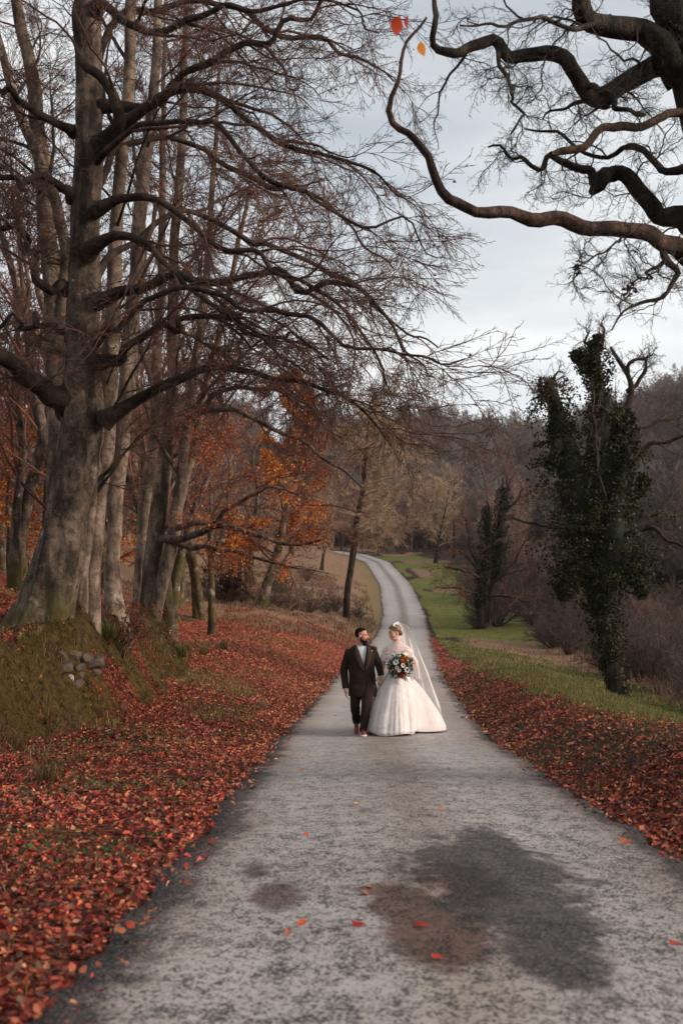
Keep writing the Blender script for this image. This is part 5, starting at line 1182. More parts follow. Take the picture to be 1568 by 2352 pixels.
def skin(name, a, b):
    k = N(name); k.rough(.5).spec(.35); k.base(k.ramp(k.noise(14, 3, k.oco()), [(.3, b), (.7, a)])); k.b.inputs['Subsurface Weight'].default_value = .12
    k.b.inputs['Subsurface Radius'].default_value = (.01, .004, .002); k.b.inputs['Subsurface Scale'].default_value = .5; return k.m
def cloth(name, a, b, scale, rough=.9, weave=260, bump=.25, sheen=.0):
    k = N(name); k.rough(rough).spec(.2); p = k.oco(); c = k.ramp(k.noise(scale, 4, p, .6), [(.3, b), (.7, a)])
    c = k.mix(k.ramp(k.noise(weave, 2, p), [(.35, 1.0), (.65, 0.0)]), c, tuple(v*.55 for v in b)); k.base(c); k.bump(k.noise(weave, 2, p), bump, .004)
    if sheen: k.b.inputs['Sheen Weight'].default_value = sheen
    return k.m
M['skin_m'] = skin('ruddy_skin', (.52, .26, .19), (.42, .19, .135)); M['skin_f'] = skin('fair_skin', (.60, .34, .26), (.50, .26, .195))
M['tweed'] = cloth('brown_tweed', (.038, .022, .015), (.022, .013, .009), 30, .95, 300, .4)
M['tweed_v'] = cloth('brown_waistcoat_tweed', (.066, .040, .028), (.045, .027, .019), 30, .95, 300, .4)
M['shirt'] = cloth('white_shirt', (.74, .76, .80), (.64, .66, .70), 12, .8, 500, .1)
M['tan'] = simple('tan_leather', (.30, .060, .020), (.17, .032, .012), 18, .38, .1, .5); M['sole'] = simple('white_sole', (.72, .68, .63), (.55, .5, .46), 30)
M['hair_m'] = simple('black_hair', (.012, .009, .008), (.005, .004, .004), 120, .8, .5, .1); M['hair_f'] = simple('dark_blonde_hair', (.23, .125, .06), (.085, .045, .024), 60, .5, .5, .4)
M['eye'] = simple('eye_white', (.7, .68, .65), None, 10, .2); M['dark'] = simple('dark_brown', (.02, .013, .01), None, 10, .4); M['lip'] = simple('lips', (.42, .12, .10), None, 10, .45)
M['teeth'] = simple('teeth', (.82, .79, .74), None, 10, .3); M['gold'] = simple('gold_pin', (.6, .38, .16), None, 10, .35, 0, .8)

# ---------------- groom
GX, GY = .342, 15.95; GZ = float(zr(GY))+.045
gr = thing('person', 'bearded man in brown tweed suit and tan shoes walking hand in hand', 'person', (GX, GY, GZ))
B = basis(math.radians(72), math.radians(-4)); hc = np.array([-.020, .0, 1.655])
g = Geo(); Pm = head(g, hc, B, False, 1.06)
g.add(*capsule([hc+[-.015, .02, -.06], [-.030, .03, 1.52], [-.035, .03, 1.42]], [.056, .060, .075]))
g.add(*ell([-.035, .02, 1.30], [.19, .105, .15])); g.add(*ell([-.02, .02, 1.08], [.155, .10, .2])); g.add(*ell([0, .02, .90], [.165, .11, .12]))
LS, LE, LW = np.array([.185, .01, 1.42]), np.array([.262, .045, 1.17]), np.array([.308, -.01, .985])     # his left arm, at the bride's side
RS, RE, RWr = np.array([-.245, .01, 1.375]), np.array([-.315, .045, 1.075]), np.array([-.290, -.04, .775])
for a, b, c in ((LS, LE, LW), (RS, RE, RWr)): g.add(*capsule([a, (a+b)/2, b, (b+c)/2, c], [.055, .050, .040, .038, .026]))
hipL, kneeL, ankL = np.array([.085, .0, .90]), np.array([.052, -.14, .505]), np.array([.005, -.20, .10])
hipR, kneeR, ankR = np.array([-.095, .02, .90]), np.array([-.130, -.01, .51]), np.array([-.105, .30, .17])
for a, b, c in ((hipL, kneeL, ankL), (hipR, kneeR, ankR)): g.add(*capsule([a, (a+b)/2, b, (b+c)/2+[0, .02, .02], c], [.085, .075, .055, .052, .036]))
hand(g, RWr+[0, -.005, -.02], [.12, -.10, -1], [-.9, -.2, 0], [.2, -1, 0], .32, .98)
hand(g, LW+[-.005, -.005, -.015], [-.15, -.15, -1], [.2, -1, .1], [-1, -.3, 0], .55, .98)
fused('body', g, M['skin_m'], gr, .0052, 4)
# hair, beard, brows, eyes
def cap(name, test, mat, parent, c, B, k, infl, lump=.004, sd=1, base=(( -.012, 0, .040), (.094, .076, .082)), sub=4):
    bm = bmesh.new(); bmesh.ops.create_icosphere(bm, subdivisions=sub, radius=1); n0 = np.array([v.co[:] for v in bm.verts])
    kill = [v for v, q in zip(bm.verts, n0) if not test(q)]; bmesh.ops.delete(bm, geom=kill, context='VERTS')
    v = np.array([q.co[:] for q in bm.verts]); f = np.array([[a.index for a in q.verts] for q in bm.faces]) if bm.faces else None
    bm.verts.index_update(); f = np.array([[a.index for a in q.verts] for q in bm.faces]); bm.free()
    r = np.array(base[1])+infl; W = v*r*(1+lump*20*(fbm(v[:, 0]*4+sd, v[:, 1]*4, v[:, 2]*4, s=sd)-.5)[:, None]) + np.array(base[0])
    o = obj(name, mesh_np(name, (W*k) @ B + np.asarray(c), f, mat), parent); md = o.modifiers.new('t', 'SOLIDIFY'); md.thickness = .012; md.offset = -1; return o
cap('hair', lambda q: (q[2] > .18 + .62*max(q[0], 0)) or (q[0] < -.10 and q[2] > -.75), M['hair_m'], gr, hc, B, 1.06, .010, .004, 3)
g = Geo()
for f, s, u, rf, rs, ru in [(.062, 0, -.100, .038, .040, .034), (.058, 0, -.128, .030, .034, .030), (.092, 0, -.083, .016, .024, .016), (.078, 0, -.115, .026, .030, .026), (.086, 0, -.043, .012, .027, .007)]:
    g.add(*ell(Pm(f, s, u), np.array([rf, rs, ru])*1.06, B))
for s in (-1, 1):
    g.add(*ell(Pm(.030, s*.053, -.075), np.array([.034, .012, .030])*1.06, B)); g.add(*ell(Pm(.012, s*.064, -.035), np.array([.016, .009, .034])*1.06, B)); g.add(*ell(Pm(.055, s*.042, -.085), np.array([.028, .014, .026])*1.06, B))
    g.add(*ell(Pm(.084, s*.026, -.060), np.array([.012, .008, .022])*1.06, B))
fused('beard', g, M['hair_m'], gr, .004, 2)
def face_bits(P, B, parent, k, brow, smile=False):
    for s in (-1, 1):
        e = Geo(); e.add(*ell(P(.078, s*.031, .008), np.array([.009, .0135, .0062])*k, B)); o = obj('eye', e.mesh('eye', M['eye']), parent)
        e = Geo(); e.add(*ell(P(.0855, s*.032, .008), np.array([.0025, .0062, .0060])*k, B)); obj('iris', e.mesh('iris', M['dark']), o)
        e = Geo(); e.add(*capsule([P(.090, s*.014, .031), P(.091, s*.032, .037), P(.078, s*.052, .031)], np.array([.0045, .0045, .003])*k)); obj('eyebrow', e.mesh('eyebrow', brow), parent)
    e = Geo(); e.add(*ell(P(.090, 0, -.054), np.array([.010, .025, .006])*k, B)); e.add(*ell(P(.089, 0, -.066), np.array([.010, .021, .006])*k, B)); m = obj('mouth', e.mesh('mouth', M['lip']), parent)
    if smile:
        e = Geo(); e.add(*ell(P(.094, 0, -.0595), np.array([.008, .021, .0045])*k, B)); obj('teeth', e.mesh('teeth', M['teeth']), m)
face_bits(Pm, B, gr, 1.06, M['hair_m'])
# clothes
JR = np.array([  # height, centre x, centre y, half width, half depth
 [.655, .000, .015, .222, .150], [.74, -.002, .015, .216, .146], [.86, -.008, .015, .208, .140], [.98, -.014, .015, .200, .134], [1.09, -.022, .012, .197, .132],
 [1.20, -.030, .010, .206, .138], [1.30, -.036, .010, .220, .138], [1.375, -.042, .012, .224, .122], [1.425, -.040, .018, .196, .102], [1.465, -.036, .024, .140, .084], [1.495, -.033, .028, .088, .070]])
def trow(z, infl=0.0, n=2.4):
    v = [np.interp(z, JR[:, 0], JR[:, q]) for q in range(1, 5)]
    def at_(th):                                 # th 0 = front
        c, s = np.cos(th), np.sin(th); rx, ry = v[2]+infl, v[3]+infl
        r = (np.abs(s)**n + np.abs(c)**n)**(-1/n)
        tilt = .16*sm(z, 1.2, 1.45)               # the shoulder by the bride is the higher one
        return np.stack([v[0]+rx*r*s, v[1]-ry*r*c, np.full_like(th, z)+tilt*rx*r*s*.55], -1)
    return at_
YAW = math.radians(11)
def torso(infl, z0, z1, n=60, m=36, op=None, wr=0.0, sd=0):
    zs = np.linspace(z0, z1, m); rows = []
    for z in zs:
        a0, a1 = op(z) if op else (0, 0); W = np.interp(z, JR[:, 0], JR[:, 3])
        th = np.linspace(YAW + a1/W, YAW + 2*np.pi - a0/W, n) if op else np.linspace(0, 2*np.pi, n, endpoint=False)
        P = trow(z, infl)(th); 
        if wr: P[:, :2] += wr*(fbm(np.sin(th)*3+sd, np.cos(th)*3, z*9, s=sd, o=3)-.5)[:, None]*np.stack([np.sin(th), -np.cos(th)], -1)*2
        rows.append(P)
    return np.array(rows)
def op_jacket(z):                                # (his right edge, his left edge) distances from the front line
    v = max(0, (z-1.09)/(1.47-1.09)); o = .010 + .066*v**.85 if z > 1.09 else .0
    cut = max(0, (.93-z)/.27)
    return (o - (.012 if z <= 1.09 else 0) + .035*cut**1.4, o + .125*cut**1.5 - (.0 if z > 1.09 else .0))
V_, Q_ = rings(torso(.012, .655, 1.49, 64, 44, op_jacket, .012, 4), False)
ja = obj('jacket', mesh_np('jacket', V_, Q_, M['tweed']), gr); md = ja.modifiers.new('t', 'SOLIDIFY'); md.thickness = .008; md.offset = 1
def sleeve(a, b, c, r, sd, parent):
    P = catmull(np.array([a, a*.5+b*.5, b, b*.5+c*.5, c]), 26); u = np.linspace(0, 1, 26); R = np.interp(u, [0, .12, .5, 1], r)
    V, Q = tubes(P[None], R[None], 20); th = np.tile(np.arange(20)*2*np.pi/20, 26); h = np.repeat(u, 20); ce = np.repeat(P, 20, 0)
    V = ce + (V-ce)*(1+.16*(fbm(np.cos(th)*1.5+sd, np.sin(th)*1.5, h*11, s=sd)-.5)[:, None])
    o = obj('sleeve', mesh_np('sleeve', V, Q, M['tweed']), parent)
    md = o.modifiers.new('t', 'SOLIDIFY'); md.thickness = .006
    return P
PL = sleeve(LS+[-.035, 0, .01], LE, LW+[.0, .0, .0], [.088, .080, .066, .052], 5, ja); PR = sleeve(RS+[.03, 0, .015], RE, RWr, [.088, .082, .068, .054], 6, ja)
g = Geo(); g.add(*ell(LS+[-.022, .0, -.002], [.074, .078, .066])); g.add(*ell(RS+[.017, .0, -.002], [.076, .078, .066])); obj('shoulder_pads', g.mesh('shoulder_pads', M['tweed']), ja)
for W, d in ((RWr, unit(RWr-RE)), (LW, unit(LW-LE))):
    g = Geo(); V, Q = tubes(np.array([[W-d*.03, W+d*.012]]), np.array([[.042, .042]]), 16); g.add(V, Q); obj('shirt_cuff', g.mesh('shirt_cuff', M['shirt']), gr)
# lapels, folded back along the V
for side in (-1, 1):
    rows = []
    for z in np.linspace(1.095, 1.47, 16):
        u = (z-1.095)/(1.47-1.095); a0, a1 = op_jacket(z); W = np.interp(z, JR[:, 0], JR[:, 3]); wl = .012+.062*math.sin(min(1, u*1.25)*math.pi*.62)*(1 if u < .78 else 1.0-.6*(u-.78)/.22)
        e = (a1 if side > 0 else a0)
        th = YAW + side*np.linspace(e-.004, e+wl, 5)/W; rows.append(trow(z, .030-.004)(th) + np.array([0, -.004, 0]))
    V_, Q_ = rings(rows, False); o = obj('lapel', mesh_np('lapel', V_, Q_, M['tweed_v']), ja); md = o.modifiers.new('t', 'SOLIDIFY'); md.thickness = .005
V_, Q_ = rings(torso(-.004, .95, 1.44, 64, 24, lambda z: (max(.004, .062*(z-1.17)/.25),)*2, .004, 8), False); wc = obj('waistcoat', mesh_np('waistcoat', V_, Q_, M['tweed_v']), gr)
V_, Q_ = rings(torso(-.016, .95, 1.495, 56, 24, None, .006, 9)); sh = obj('shirt', mesh_np('shirt', V_, Q_, M['shirt']), gr)
V_, Q_ = tubes(np.array([[[-.034, .026, 1.465], [-.032, .022, 1.485], [-.030, .018, 1.505]]]), np.array([[.070, .066, .064]]), 24); o = obj('collar', mesh_np('collar', V_, Q_, M['shirt']), sh)
for z in (1.085, .925):
    p = trow(z, .024)(np.array([YAW+.01]))[0]; g = Geo(); g.add(*ell(p, [.010, .005, .010])); obj('button', g.mesh('button', M['dark']), ja)
for z in (1.21, 1.16):
    p = trow(z, .0)(np.array([YAW]))[0]; g = Geo(); g.add(*ell(p, [.007, .004, .007])); obj('button', g.mesh('button', M['dark']), wc)
for z in (1.40, 1.34):
    p = trow(z, -.013)(np.array([YAW]))[0]; g = Geo(); g.add(*ell(p, [.005, .003, .005])); obj('button', g.mesh('button', M['eye']), sh)
p = trow(1.40, .034)(np.array([YAW+.62]))[0]; g = Geo(); g.add(*ell(p, [.012, .006, .014])); obj('lapel_pin', g.mesh('lapel_pin', M['gold']), ja)
for s, th in ((-1, -.75), (1, .95)):
    rows = [trow(z, .023)(YAW+np.linspace(th-.33, th+.33, 8)) for z in (.80, .825, .85)]; V_, Q_ = rings(rows, False); obj('pocket_flap', mesh_np('pocket_flap', V_, Q_, M['tweed_v']), ja)
g = Geo(); g.add(*ell([0, .02, .90], [.185, .125, .12]))
def leg(hip, knee, ank, r, sd):
    P = catmull(np.array([hip, hip*.5+knee*.5+[0, -.01, 0], knee, knee*.5+ank*.5+[0, .012, 0], ank]), 34); u = np.linspace(0, 1, 34); R = np.interp(u, [0, .25, .5, .75, 1], r)
    V, Q, T = capsule(P[::3], R[::3], 18); z = V[:, 2]
    V = V + .022*(fbm(V[:, 0]*9+sd, V[:, 1]*9, V[:, 2]*16, s=sd, o=3)-.5)[:, None]*np.array([1, 1, 0])*np.where(z < .62, 1.4, .6)[:, None]
    return V, Q, T
g.add(*leg(hipL, kneeL, ankL+[0, 0, .03], [.112, .100, .084, .077, .066], 3)); g.add(*leg(hipR, kneeR, ankR+[0, -.02, -.005], [.112, .100, .082, .076, .066], 5))
fused('trousers', g, M['tweed'], gr, .0065, 2)
def shoe(p, pitch, yaw):
    c, s = math.cos(pitch), math.sin(pitch); R = np.array([[math.cos(yaw), -math.sin(yaw), 0], [math.sin(yaw), math.cos(yaw), 0], [0, 0, 1]]) @ np.array([[1, 0, 0], [0, c, -s], [0, s, c]])
    ys = np.array([.085, .075, .03, -.03, -.09, -.14, -.175, -.19]); w = np.array([.018, .034, .037, .040, .047, .046, .032, .012]); hh = np.array([.060, .085, .100, .088, .060, .047, .036, .026])
    a = np.linspace(0, 2*np.pi, 20, endpoint=False); up = []
    for y_, w_, h_ in zip(ys, w, hh): up.append(np.stack([w_*np.cos(a), np.full(20, y_), .022+h_*np.clip(np.sin(a), 0, 1)**.8-.004*np.clip(-np.sin(a), 0, 1)], -1))
    V, Q = rings(up); g = Geo(); g.add(V @ R.T + p, Q); g.add(*[q if i else q @ R.T + p for i, q in enumerate(capsule([[0, .045, .06], [0, .04, .095]], [.038, .038]))])
    o = obj('shoe', g.mesh('shoe', M['tan']), gr); so = []
    for z_, e in ((0, .004), (.012, .006), (.024, .005)): so.append(np.stack([np.concatenate([(w+e), -(w+e)[::-1]]), np.concatenate([ys+np.sign(ys)*e, (ys+np.sign(ys)*e)[::-1]]), np.full(16, z_)], -1))
    V, Q = rings(so); n = len(V); V = np.vstack([V, [[0, -.05, 0], [0, -.05, .024]]]); i = np.arange(16); j = (i+1) % 16
    T = np.vstack([np.stack([i, j, np.full(16, n)], 1), np.stack([32+i, 32+j, np.full(16, n+1)], 1)])
    g = Geo(); g.add(V @ R.T + p, Q, T); obj('sole', g.mesh('sole', M['sole']), o)
    e = Geo()
    for q in range(4): y_ = -.05-.02*q; e.add(*capsule(np.array([[-.018, y_, .103-.012*q], [.018, y_, .103-.012*q]]) @ R.T + p, [.003, .003], 6))
    obj('laces', e.mesh('laces', M['dark']), o)
def gz(y): return float(zr(GY+y)) + .045 - GZ
shoe(np.array([-.002, -.23, gz(-.25)+.006]), math.radians(-7), math.radians(3)); shoe(np.array([-.105, .235, gz(.2)+.035]), math.radians(14), math.radians(-4))

gr.scale = (.955,)*3
# ---------------- bride
BX, BY = .902, 16.06; BZ = float(zr(BY))+.045
br = thing('person', 'smiling woman in blush tulle wedding gown and long veil holding his hand', 'person', (BX, BY, BZ))
B = basis(math.radians(-58), math.radians(-12)); hc = np.array([-.050, -.015, 1.672])
g = Geo(); Pf = head(g, hc, B, True, 1.02)
g.add(*capsule([hc+[.01, .02, -.06], [-.015, .03, 1.55], [-.008, .03, 1.45]], [.047, .048, .06]))
g.add(*ell([0, .03, 1.40], [.165, .075, .07])); g.add(*ell([0, .02, 1.28], [.145, .100, .14])); g.add(*ell([0, .02, 1.08], [.120, .090, .16])); g.add(*ell([0, .02, .92], [.16, .12, .14]))
aS, aE, aW = np.array([-.150, .01, 1.400]), np.array([-.225, .05, 1.185]), np.array([-.262, -.08, 1.005])
cS, cE, cW = np.array([.150, .01, 1.400]), np.array([.275, .04, 1.185]), np.array([.150, -.155, 1.105])
for a, b, c in ((aS, aE, aW), (cS, cE, cW)): g.add(*capsule([a, (a+b)/2, b, (b+c)/2, c], [.050, .044, .036, .034, .023]))
hand(g, aW, [-.25, -.25, -.9], [.9, -.4, 0], [-.2, -1, 0], .5, .92); hand(g, cW, [-.9, -.35, .05], [.1, -.3, .9], [0, -1, .2], .85, .9)
for s in (-1, 1): g.add(*capsule([[s*.09, .03, .90], [s*.085, .02, .48], [s*.08, .05, .08]], [.08, .055, .038])); g.add(*capsule([[s*.08, .05, .06], [s*.08, -.10, .035]], [.034, .028]))
fused('body', g, M['skin_f'], br, .0052, 4)
face_bits(Pf, B, br, 1.02, M['hair_f'], True)
ha = cap('hair', lambda q: (q[2] > .30 + .42*max(q[0], 0)-.1*(q[0] < .2)) or (q[0] < -.02 and q[2] > -.55), M['hair_f'], br, hc, B, 1.02, .016, .006, 7)
g = Geo(); r = np.random.default_rng(2)
for q in range(26):                               # swept locks gathered low at the back
    s = r.uniform(-1, 1); a = [Pf(.055, s*.05, .085), Pf(.01, s*.098, .085-.03*abs(s)), Pf(-.06, s*.085, .04), Pf(-.105, s*.03, -.03)]
    g.add(*capsule(a, [.008, .014, .014, .010], 6))
g.add(*ell(Pf(-.105, 0, -.035), np.array([.045, .055, .045]), B)); obj('hair_locks', g.mesh('hair_locks', M['hair_f']), ha)
for s in (-1, 1): g = Geo(); g.add(*ell(Pf(-.004, s*.084, -.040), [.007, .007, .009])); obj('earring', g.mesh('earring', M['eye']), br)
g = Geo(); V, Q = tubes(np.array([[aW+unit(aE-aW)*.03, aW+unit(aE-aW)*.042]]), np.array([[.027, .027]]), 14); g.add(V, Q); obj('bracelet', g.mesh('bracelet', M['dark']), br)

def dressmat(name, a, b, alpha=None, fold=0):
    k = N(name); k.rough(.85).spec(.15); p = k.oco(); c = k.ramp(k.noise(5, 4, p), [(.3, b), (.7, a)]); k.base(c); k.b.inputs['Sheen Weight'].default_value = .25
    k.bump(k.noise(30, 3, k.map(p, (1, 1, .12))), .35, .02)
    if alpha:
        t = k.n('ShaderNodeBsdfTransparent'); m = k.n('ShaderNodeMixShader'); k.l(t.outputs[0], m.inputs[1]); k.l(k.b.outputs[0], m.inputs[2])
        f = k.ramp(k.noise(9, 4, k.map(p, (1, 1, .3))), [(.3, alpha*.75), (.7, min(1, alpha*1.25))]); k.l(f, m.inputs[0]); k.l(m.outputs[0], k.o.inputs['Surface'])
    return k.m
M['gown'] = dressmat('blush_gown', (.72, .61, .585), (.65, .535, .51)); M['tulle'] = dressmat('white_tulle', (.82, .77, .765), (.78, .72, .715), .50); M['veil'] = dressmat('veil_tulle', (.90, .87, .86), (.86, .80, .79), .34)
M['shawl'] = dressmat('tulle_wrap', (.86, .77, .75), (.80, .69, .67), .5); M['lace'] = dressmat('white_lace', (.90, .87, .86), (.84, .80, .79)); M['lace_s'] = dressmat('sheer_lace', (.90, .86, .85), (.86, .81, .80), .38)
BR = np.array([[1.00, .0, .015, .148, .118], [1.07, 0, .015, .140, .110], [1.16, 0, .01, .150, .116], [1.26, 0, .0, .166, .128], [1.33, 0, .005, .170, .122], [1.37, 0, .01, .166, .108]])
rows = []; th = np.linspace(0, 2*np.pi, 56, endpoint=False)
for z in np.linspace(1.0, 1.36, 22):
    v = [np.interp(z, BR[:, 0], BR[:, q]) for q in range(1, 5)]; dip = .035*np.cos(th*2)**2*(z > 1.355)
    rows.append(np.stack([v[0]+(v[2]+.012)*np.sin(th), v[1]-(v[3]+.012)*np.cos(th), z-dip], -1))
V_, Q_ = rings(rows); go = obj('bodice', mesh_np('bodice', V_, Q_, M['lace']), br)
# skirt: hem outline on the road, in world metres, round the waist
hem = np.array([[.83, 15.98], [.62, 16.06], [.45, 16.30], [.40, 16.62], [.48, 17.0], [.75, 17.35], [1.10, 17.62], [1.45, 17.66], [1.72, 17.42], [1.80, 17.12], [1.66, 16.88], [1.42, 16.71], [1.24, 16.53], [1.17, 16.28], [1.03, 16.05]])
hem = hem + np.array([BX-.930, BY-16.55])
hp = catmull(np.vstack([hem[-2:], hem, hem[:3]]), 900)
cen = np.array([BX, BY+.015]); ang = np.unwrap(np.arctan2(hp[:, 0]-cen[0], -(hp[:, 1]-cen[1]))); rad = np.hypot(hp[:, 0]-cen[0], hp[:, 1]-cen[1])
def hem_r(t):
    a0 = np.mod(ang, 2*np.pi); o = np.argsort(a0); return np.interp(np.mod(t, 2*np.pi), a0[o], rad[o], period=2*np.pi)
def skirt_pt(th, t, infl=0.0, lift=0.0):
    """th round the body (0 = camera side), t 0 waist .. 1 hem; world metres"""
    th, t = np.broadcast_arrays(np.asarray(th, float), np.asarray(t, float))
    wr = 1/np.sqrt((np.sin(th)/.146)**2 + (np.cos(th)/.116)**2); hr = hem_r(th)
    bell = t**.80; bell = bell*(1 - .0*t); rr = wr + (hr - wr)*(.86*bell + .14*np.sin(np.minimum(t, 1)*np.pi/2)) + .045*np.sin(np.pi*np.clip(t, 0, 1))**1.3 + infl
    big = np.clip((hr-.55)/.6, 0, 1); rr = rr - big*(hr-.55)*.20*np.sin(np.pi*np.clip(t, 0, 1))**1.2*(1-t)
    fo = .020*np.sin(th*9+1.0+1.4*np.sin(th*2)) + .009*np.sin(th*17+2*t+3*np.cos(th)) + .005*np.sin(th*31+5*np.sin(th*3))
    rr = rr + fo*t**1.15*(1-.35*sm(t, .88, 1)) - .03*sm(t, .93, 1.0)
    x = cen[0] + rr*np.sin(th); y = cen[1] - rr*np.cos(th); zg = zr(y)+.050; zt = BZ + 1.02
    h = (1-t)**1.02; z = zg + (zt-zg)*h*(1 - .0*t) + .02*np.sin(np.pi*t)*0 + lift + .035*(1-sm(t, .0, 1))*0
    z = z + .018*np.sin(th*5+.7)*sm(t, .8, 1)*(t < 1.01) + .02*sm(t, .9, 1)
    return np.stack([x, y, np.maximum(z, zg+.004)], -1)
th = np.linspace(0, 2*np.pi, 260, endpoint=False); ts = np.linspace(0, 1, 46); off = np.array([BX, BY, BZ])
V_, Q_ = rings(np.array([skirt_pt(th, t) for t in ts])-off); sk = obj('skirt', mesh_np('skirt', V_, Q_, M['gown']), br)
for q, infl in enumerate((.016, .034)):
    V_, Q_ = rings(np.array([skirt_pt(th + .05*q*np.sin(3*th+5*t), t, infl*sm(t, 0, .25), .003) for t in np.linspace(.01, .995, 46)])-off); obj('tulle_layer', mesh_np('tulle_layer', V_, Q_, M['tulle']), sk)
# lace flowers sewn on the skirt
def petal(cth, ct, a, ln, wd, g, sc=1.0):
    n = 7; u = np.linspace(0, 1, n); wv = np.sin(np.pi*u**.8)**.7*wd*.5; wv[0] = .003; wv[-1] = wd*.12; R = 1.05*(.25+ct*.65); rows = []
    for k_, (uu_, w_) in enumerate(zip(u, wv)):
        c = np.array([-w_, -w_*.5, 0, w_*.5, w_]); dx = math.cos(a)*uu_*ln - math.sin(a)*c; dz = math.sin(a)*uu_*ln + math.cos(a)*c
        rows.append(skirt_pt(cth + dx/ (R*.55), ct - dz/1.08, .040+.006*math.sin(uu_*3)))
    g.add(*rings(np.array(rows)-off, False))
def sprig(px, py, g): pass
g = Geo(); r = np.random.default_rng(8)
def lace_flower(cth, ct, s):
    for q in range(7): petal(cth, ct, q*2*math.pi/7+.3, .105*s*r.uniform(.85, 1.15), .095*s, g)
    for q in range(5): petal(cth, ct, q*2*math.pi/5, .05*s, .05*s, g)
lace_flower(-.42, .70, 1.15); lace_flower(-.50, .80, .75)
for a in (-1.3, -1.9, -.7, -2.4, -1.6): petal(-.40, .86, a, .13, .05, g)
petal(-.2, .9, .8, .13, .055, g); petal(-.25, .93, 0.1, .12, .05, g)
obj('lace_flower', g.mesh('lace_flower', M['lace_s']), sk)
g = Geo(); lace_flower(.80, .32, .9)
for t_, a in ((.42, -1.2), (.46, -2.0), (.52, -.9), (.58, -1.7), (.64, -.6), (.66, -2.3)): petal(.80-.05*t_, t_, a, .11, .045, g)
lace_flower(.76, .58, .5); obj('lace_flower', g.mesh('lace_flower', M['lace_s']), sk)
g = Geo(); lace_flower(.15, .12, .5); lace_flower(1.0, .1, .45); obj('lace_flower', g.mesh('lace_flower', M['lace_s']), sk)
# wrap of tulle round the shoulders
rows = []; th = np.linspace(0, 2*np.pi, 90, endpoint=False)
for u in np.linspace(0, 1, 26):
    rx = .070 + (.246-.070)*math.sin(min(1, u*2.1)*math.pi/2)**1.0 + .03*u; ry = .066 + (.135-.066)*math.sin(min(1, u*1.4)*math.pi/2) + .015*u
    z = 1.515 - .27*u**1.25 - .035*np.abs(np.sin(th))*math.sin(u*math.pi)*1.2 - .06*u*np.clip(np.sin(th), 0, 1) - .04*u*np.clip(-np.sin(th), 0, 1)
    fo = .008*np.sin(u*26 + 2.2*np.sin(th) + 1.3*np.cos(th))*u + .006*np.sin(u*43+3*np.cos(th))*u
    rows.append(np.stack([.0+(rx+fo)*np.sin(th), .022-(ry+fo)*np.cos(th), z], -1))
V_, Q_ = rings(rows); wrp = obj('tulle_wrap', mesh_np('tulle_wrap', V_, Q_, M['shawl']), br)
g = Geo()                                         # rolled upper and lower edges
for u, z0, rr in ((0.06, 0, .014), (1.0, 0, .010)):
    i = 0 if u < .5 else 25; ring = np.array(rows[i]); ring = np.vstack([ring, ring[:1]]); g.add(*tubes(ring[None], np.full((1, len(ring)), rr), 8))
obj('rolled_edge', g.mesh('rolled_edge', M['shawl']), wrp)
for s, pts in ((-1, [[-.20, -.03, 1.31], [-.255, -.02, 1.24], [-.262, .0, 1.17], [-.25, .03, 1.12]]), (1, [[.20, -.03, 1.30], [.275, -.01, 1.22], [.31, .02, 1.13], [.33, .05, 1.03], [.34, .08, .90]])):
    P_ = catmull(np.array(pts), 16); V, Q = tubes(P_[None], np.linspace(.055, .03, 16)[None], 14); V = V + .012*(fbm(V[:, 0]*20, V[:, 1]*20, V[:, 2]*20, s=4)-.5)[:, None]; obj('draped_end', mesh_np('draped_end', V, Q, M['shawl']), wrp)
# veil: from the crown down the back and out over the train
cl = np.array([[.01, .015, 1.845], [.075, .075, 1.775], [.12, .13, 1.60], [.17, .20, 1.38], [.24, .31, 1.08], [.34, .45, .75], [.42, .62, .42], [.47, .78, .16], [.48, .92, .03]])
hw = np.array([[.095, .075], [.115, .07], [.15, .06], [.19, .04], [.235, .0], [.27, -.06], [.31, -.12], [.33, -.16], [.33, -.20]])
C_ = catmull(np.c_[cl, hw], 44); us = np.linspace(-1, 1, 40); rows = []
for q, c in enumerate(C_):
    t = q/43; fold = (.030*np.sin(us*11+t*2.5) + .014*np.sin(us*23+1+t*4))*sm(t, .08, .5)
    x = c[0] + us*c[3]; y = c[1] + us*c[4] - (1-np.abs(us))*(-.05*(1-sm(t, .0, .3))) - .075*us**2*(1-sm(t, 0, .35))*1.1 + fold
    z = c[2] - .030*us**2*(1-sm(t, .0, .25)) + 0*us; zz = zr(BY+y)+.055-BZ
    tt = np.linspace(0, 1, 60); aa = np.arctan2(BX+x-cen[0], -(BY+y-cen[1])); ra = np.hypot(BX+x-cen[0], BY+y-cen[1]); sp = skirt_pt(aa[:, None], tt[None, :], .05)
    rt = np.hypot(sp[..., 0]-cen[0], sp[..., 1]-cen[1]); zz = np.maximum(zz, np.array([np.interp(r0, rq, zq-BZ, right=-9) for r0, rq, zq in zip(ra, np.maximum.accumulate(rt, 1), sp[..., 2])]) + .012*(q < 44))
    rows.append(np.stack([x, y, np.maximum(z, zz)], -1))
V_, Q_ = rings(rows, False); ve = obj('veil', mesh_np('veil', V_, Q_, M['veil']), br)
rows2 = [r_*np.array([1.0, 1.0, 1.0]) + np.array([.012*math.sin(q*.4), .03, .0]) for q, r_ in enumerate(rows)]; V_, Q_ = rings(rows2, False); obj('veil_layer', mesh_np('veil_layer', V_, Q_, M['veil']), ve)
g = Geo()
for s in (0, -1): ed = np.array([r_[s] for r_ in rows]); g.add(*tubes(ed[None], np.full((1, len(ed)), .0012), 4))
obj('veil_hem', g.mesh('veil_hem', M['veil']), ve)

br.scale = (.975,)*3
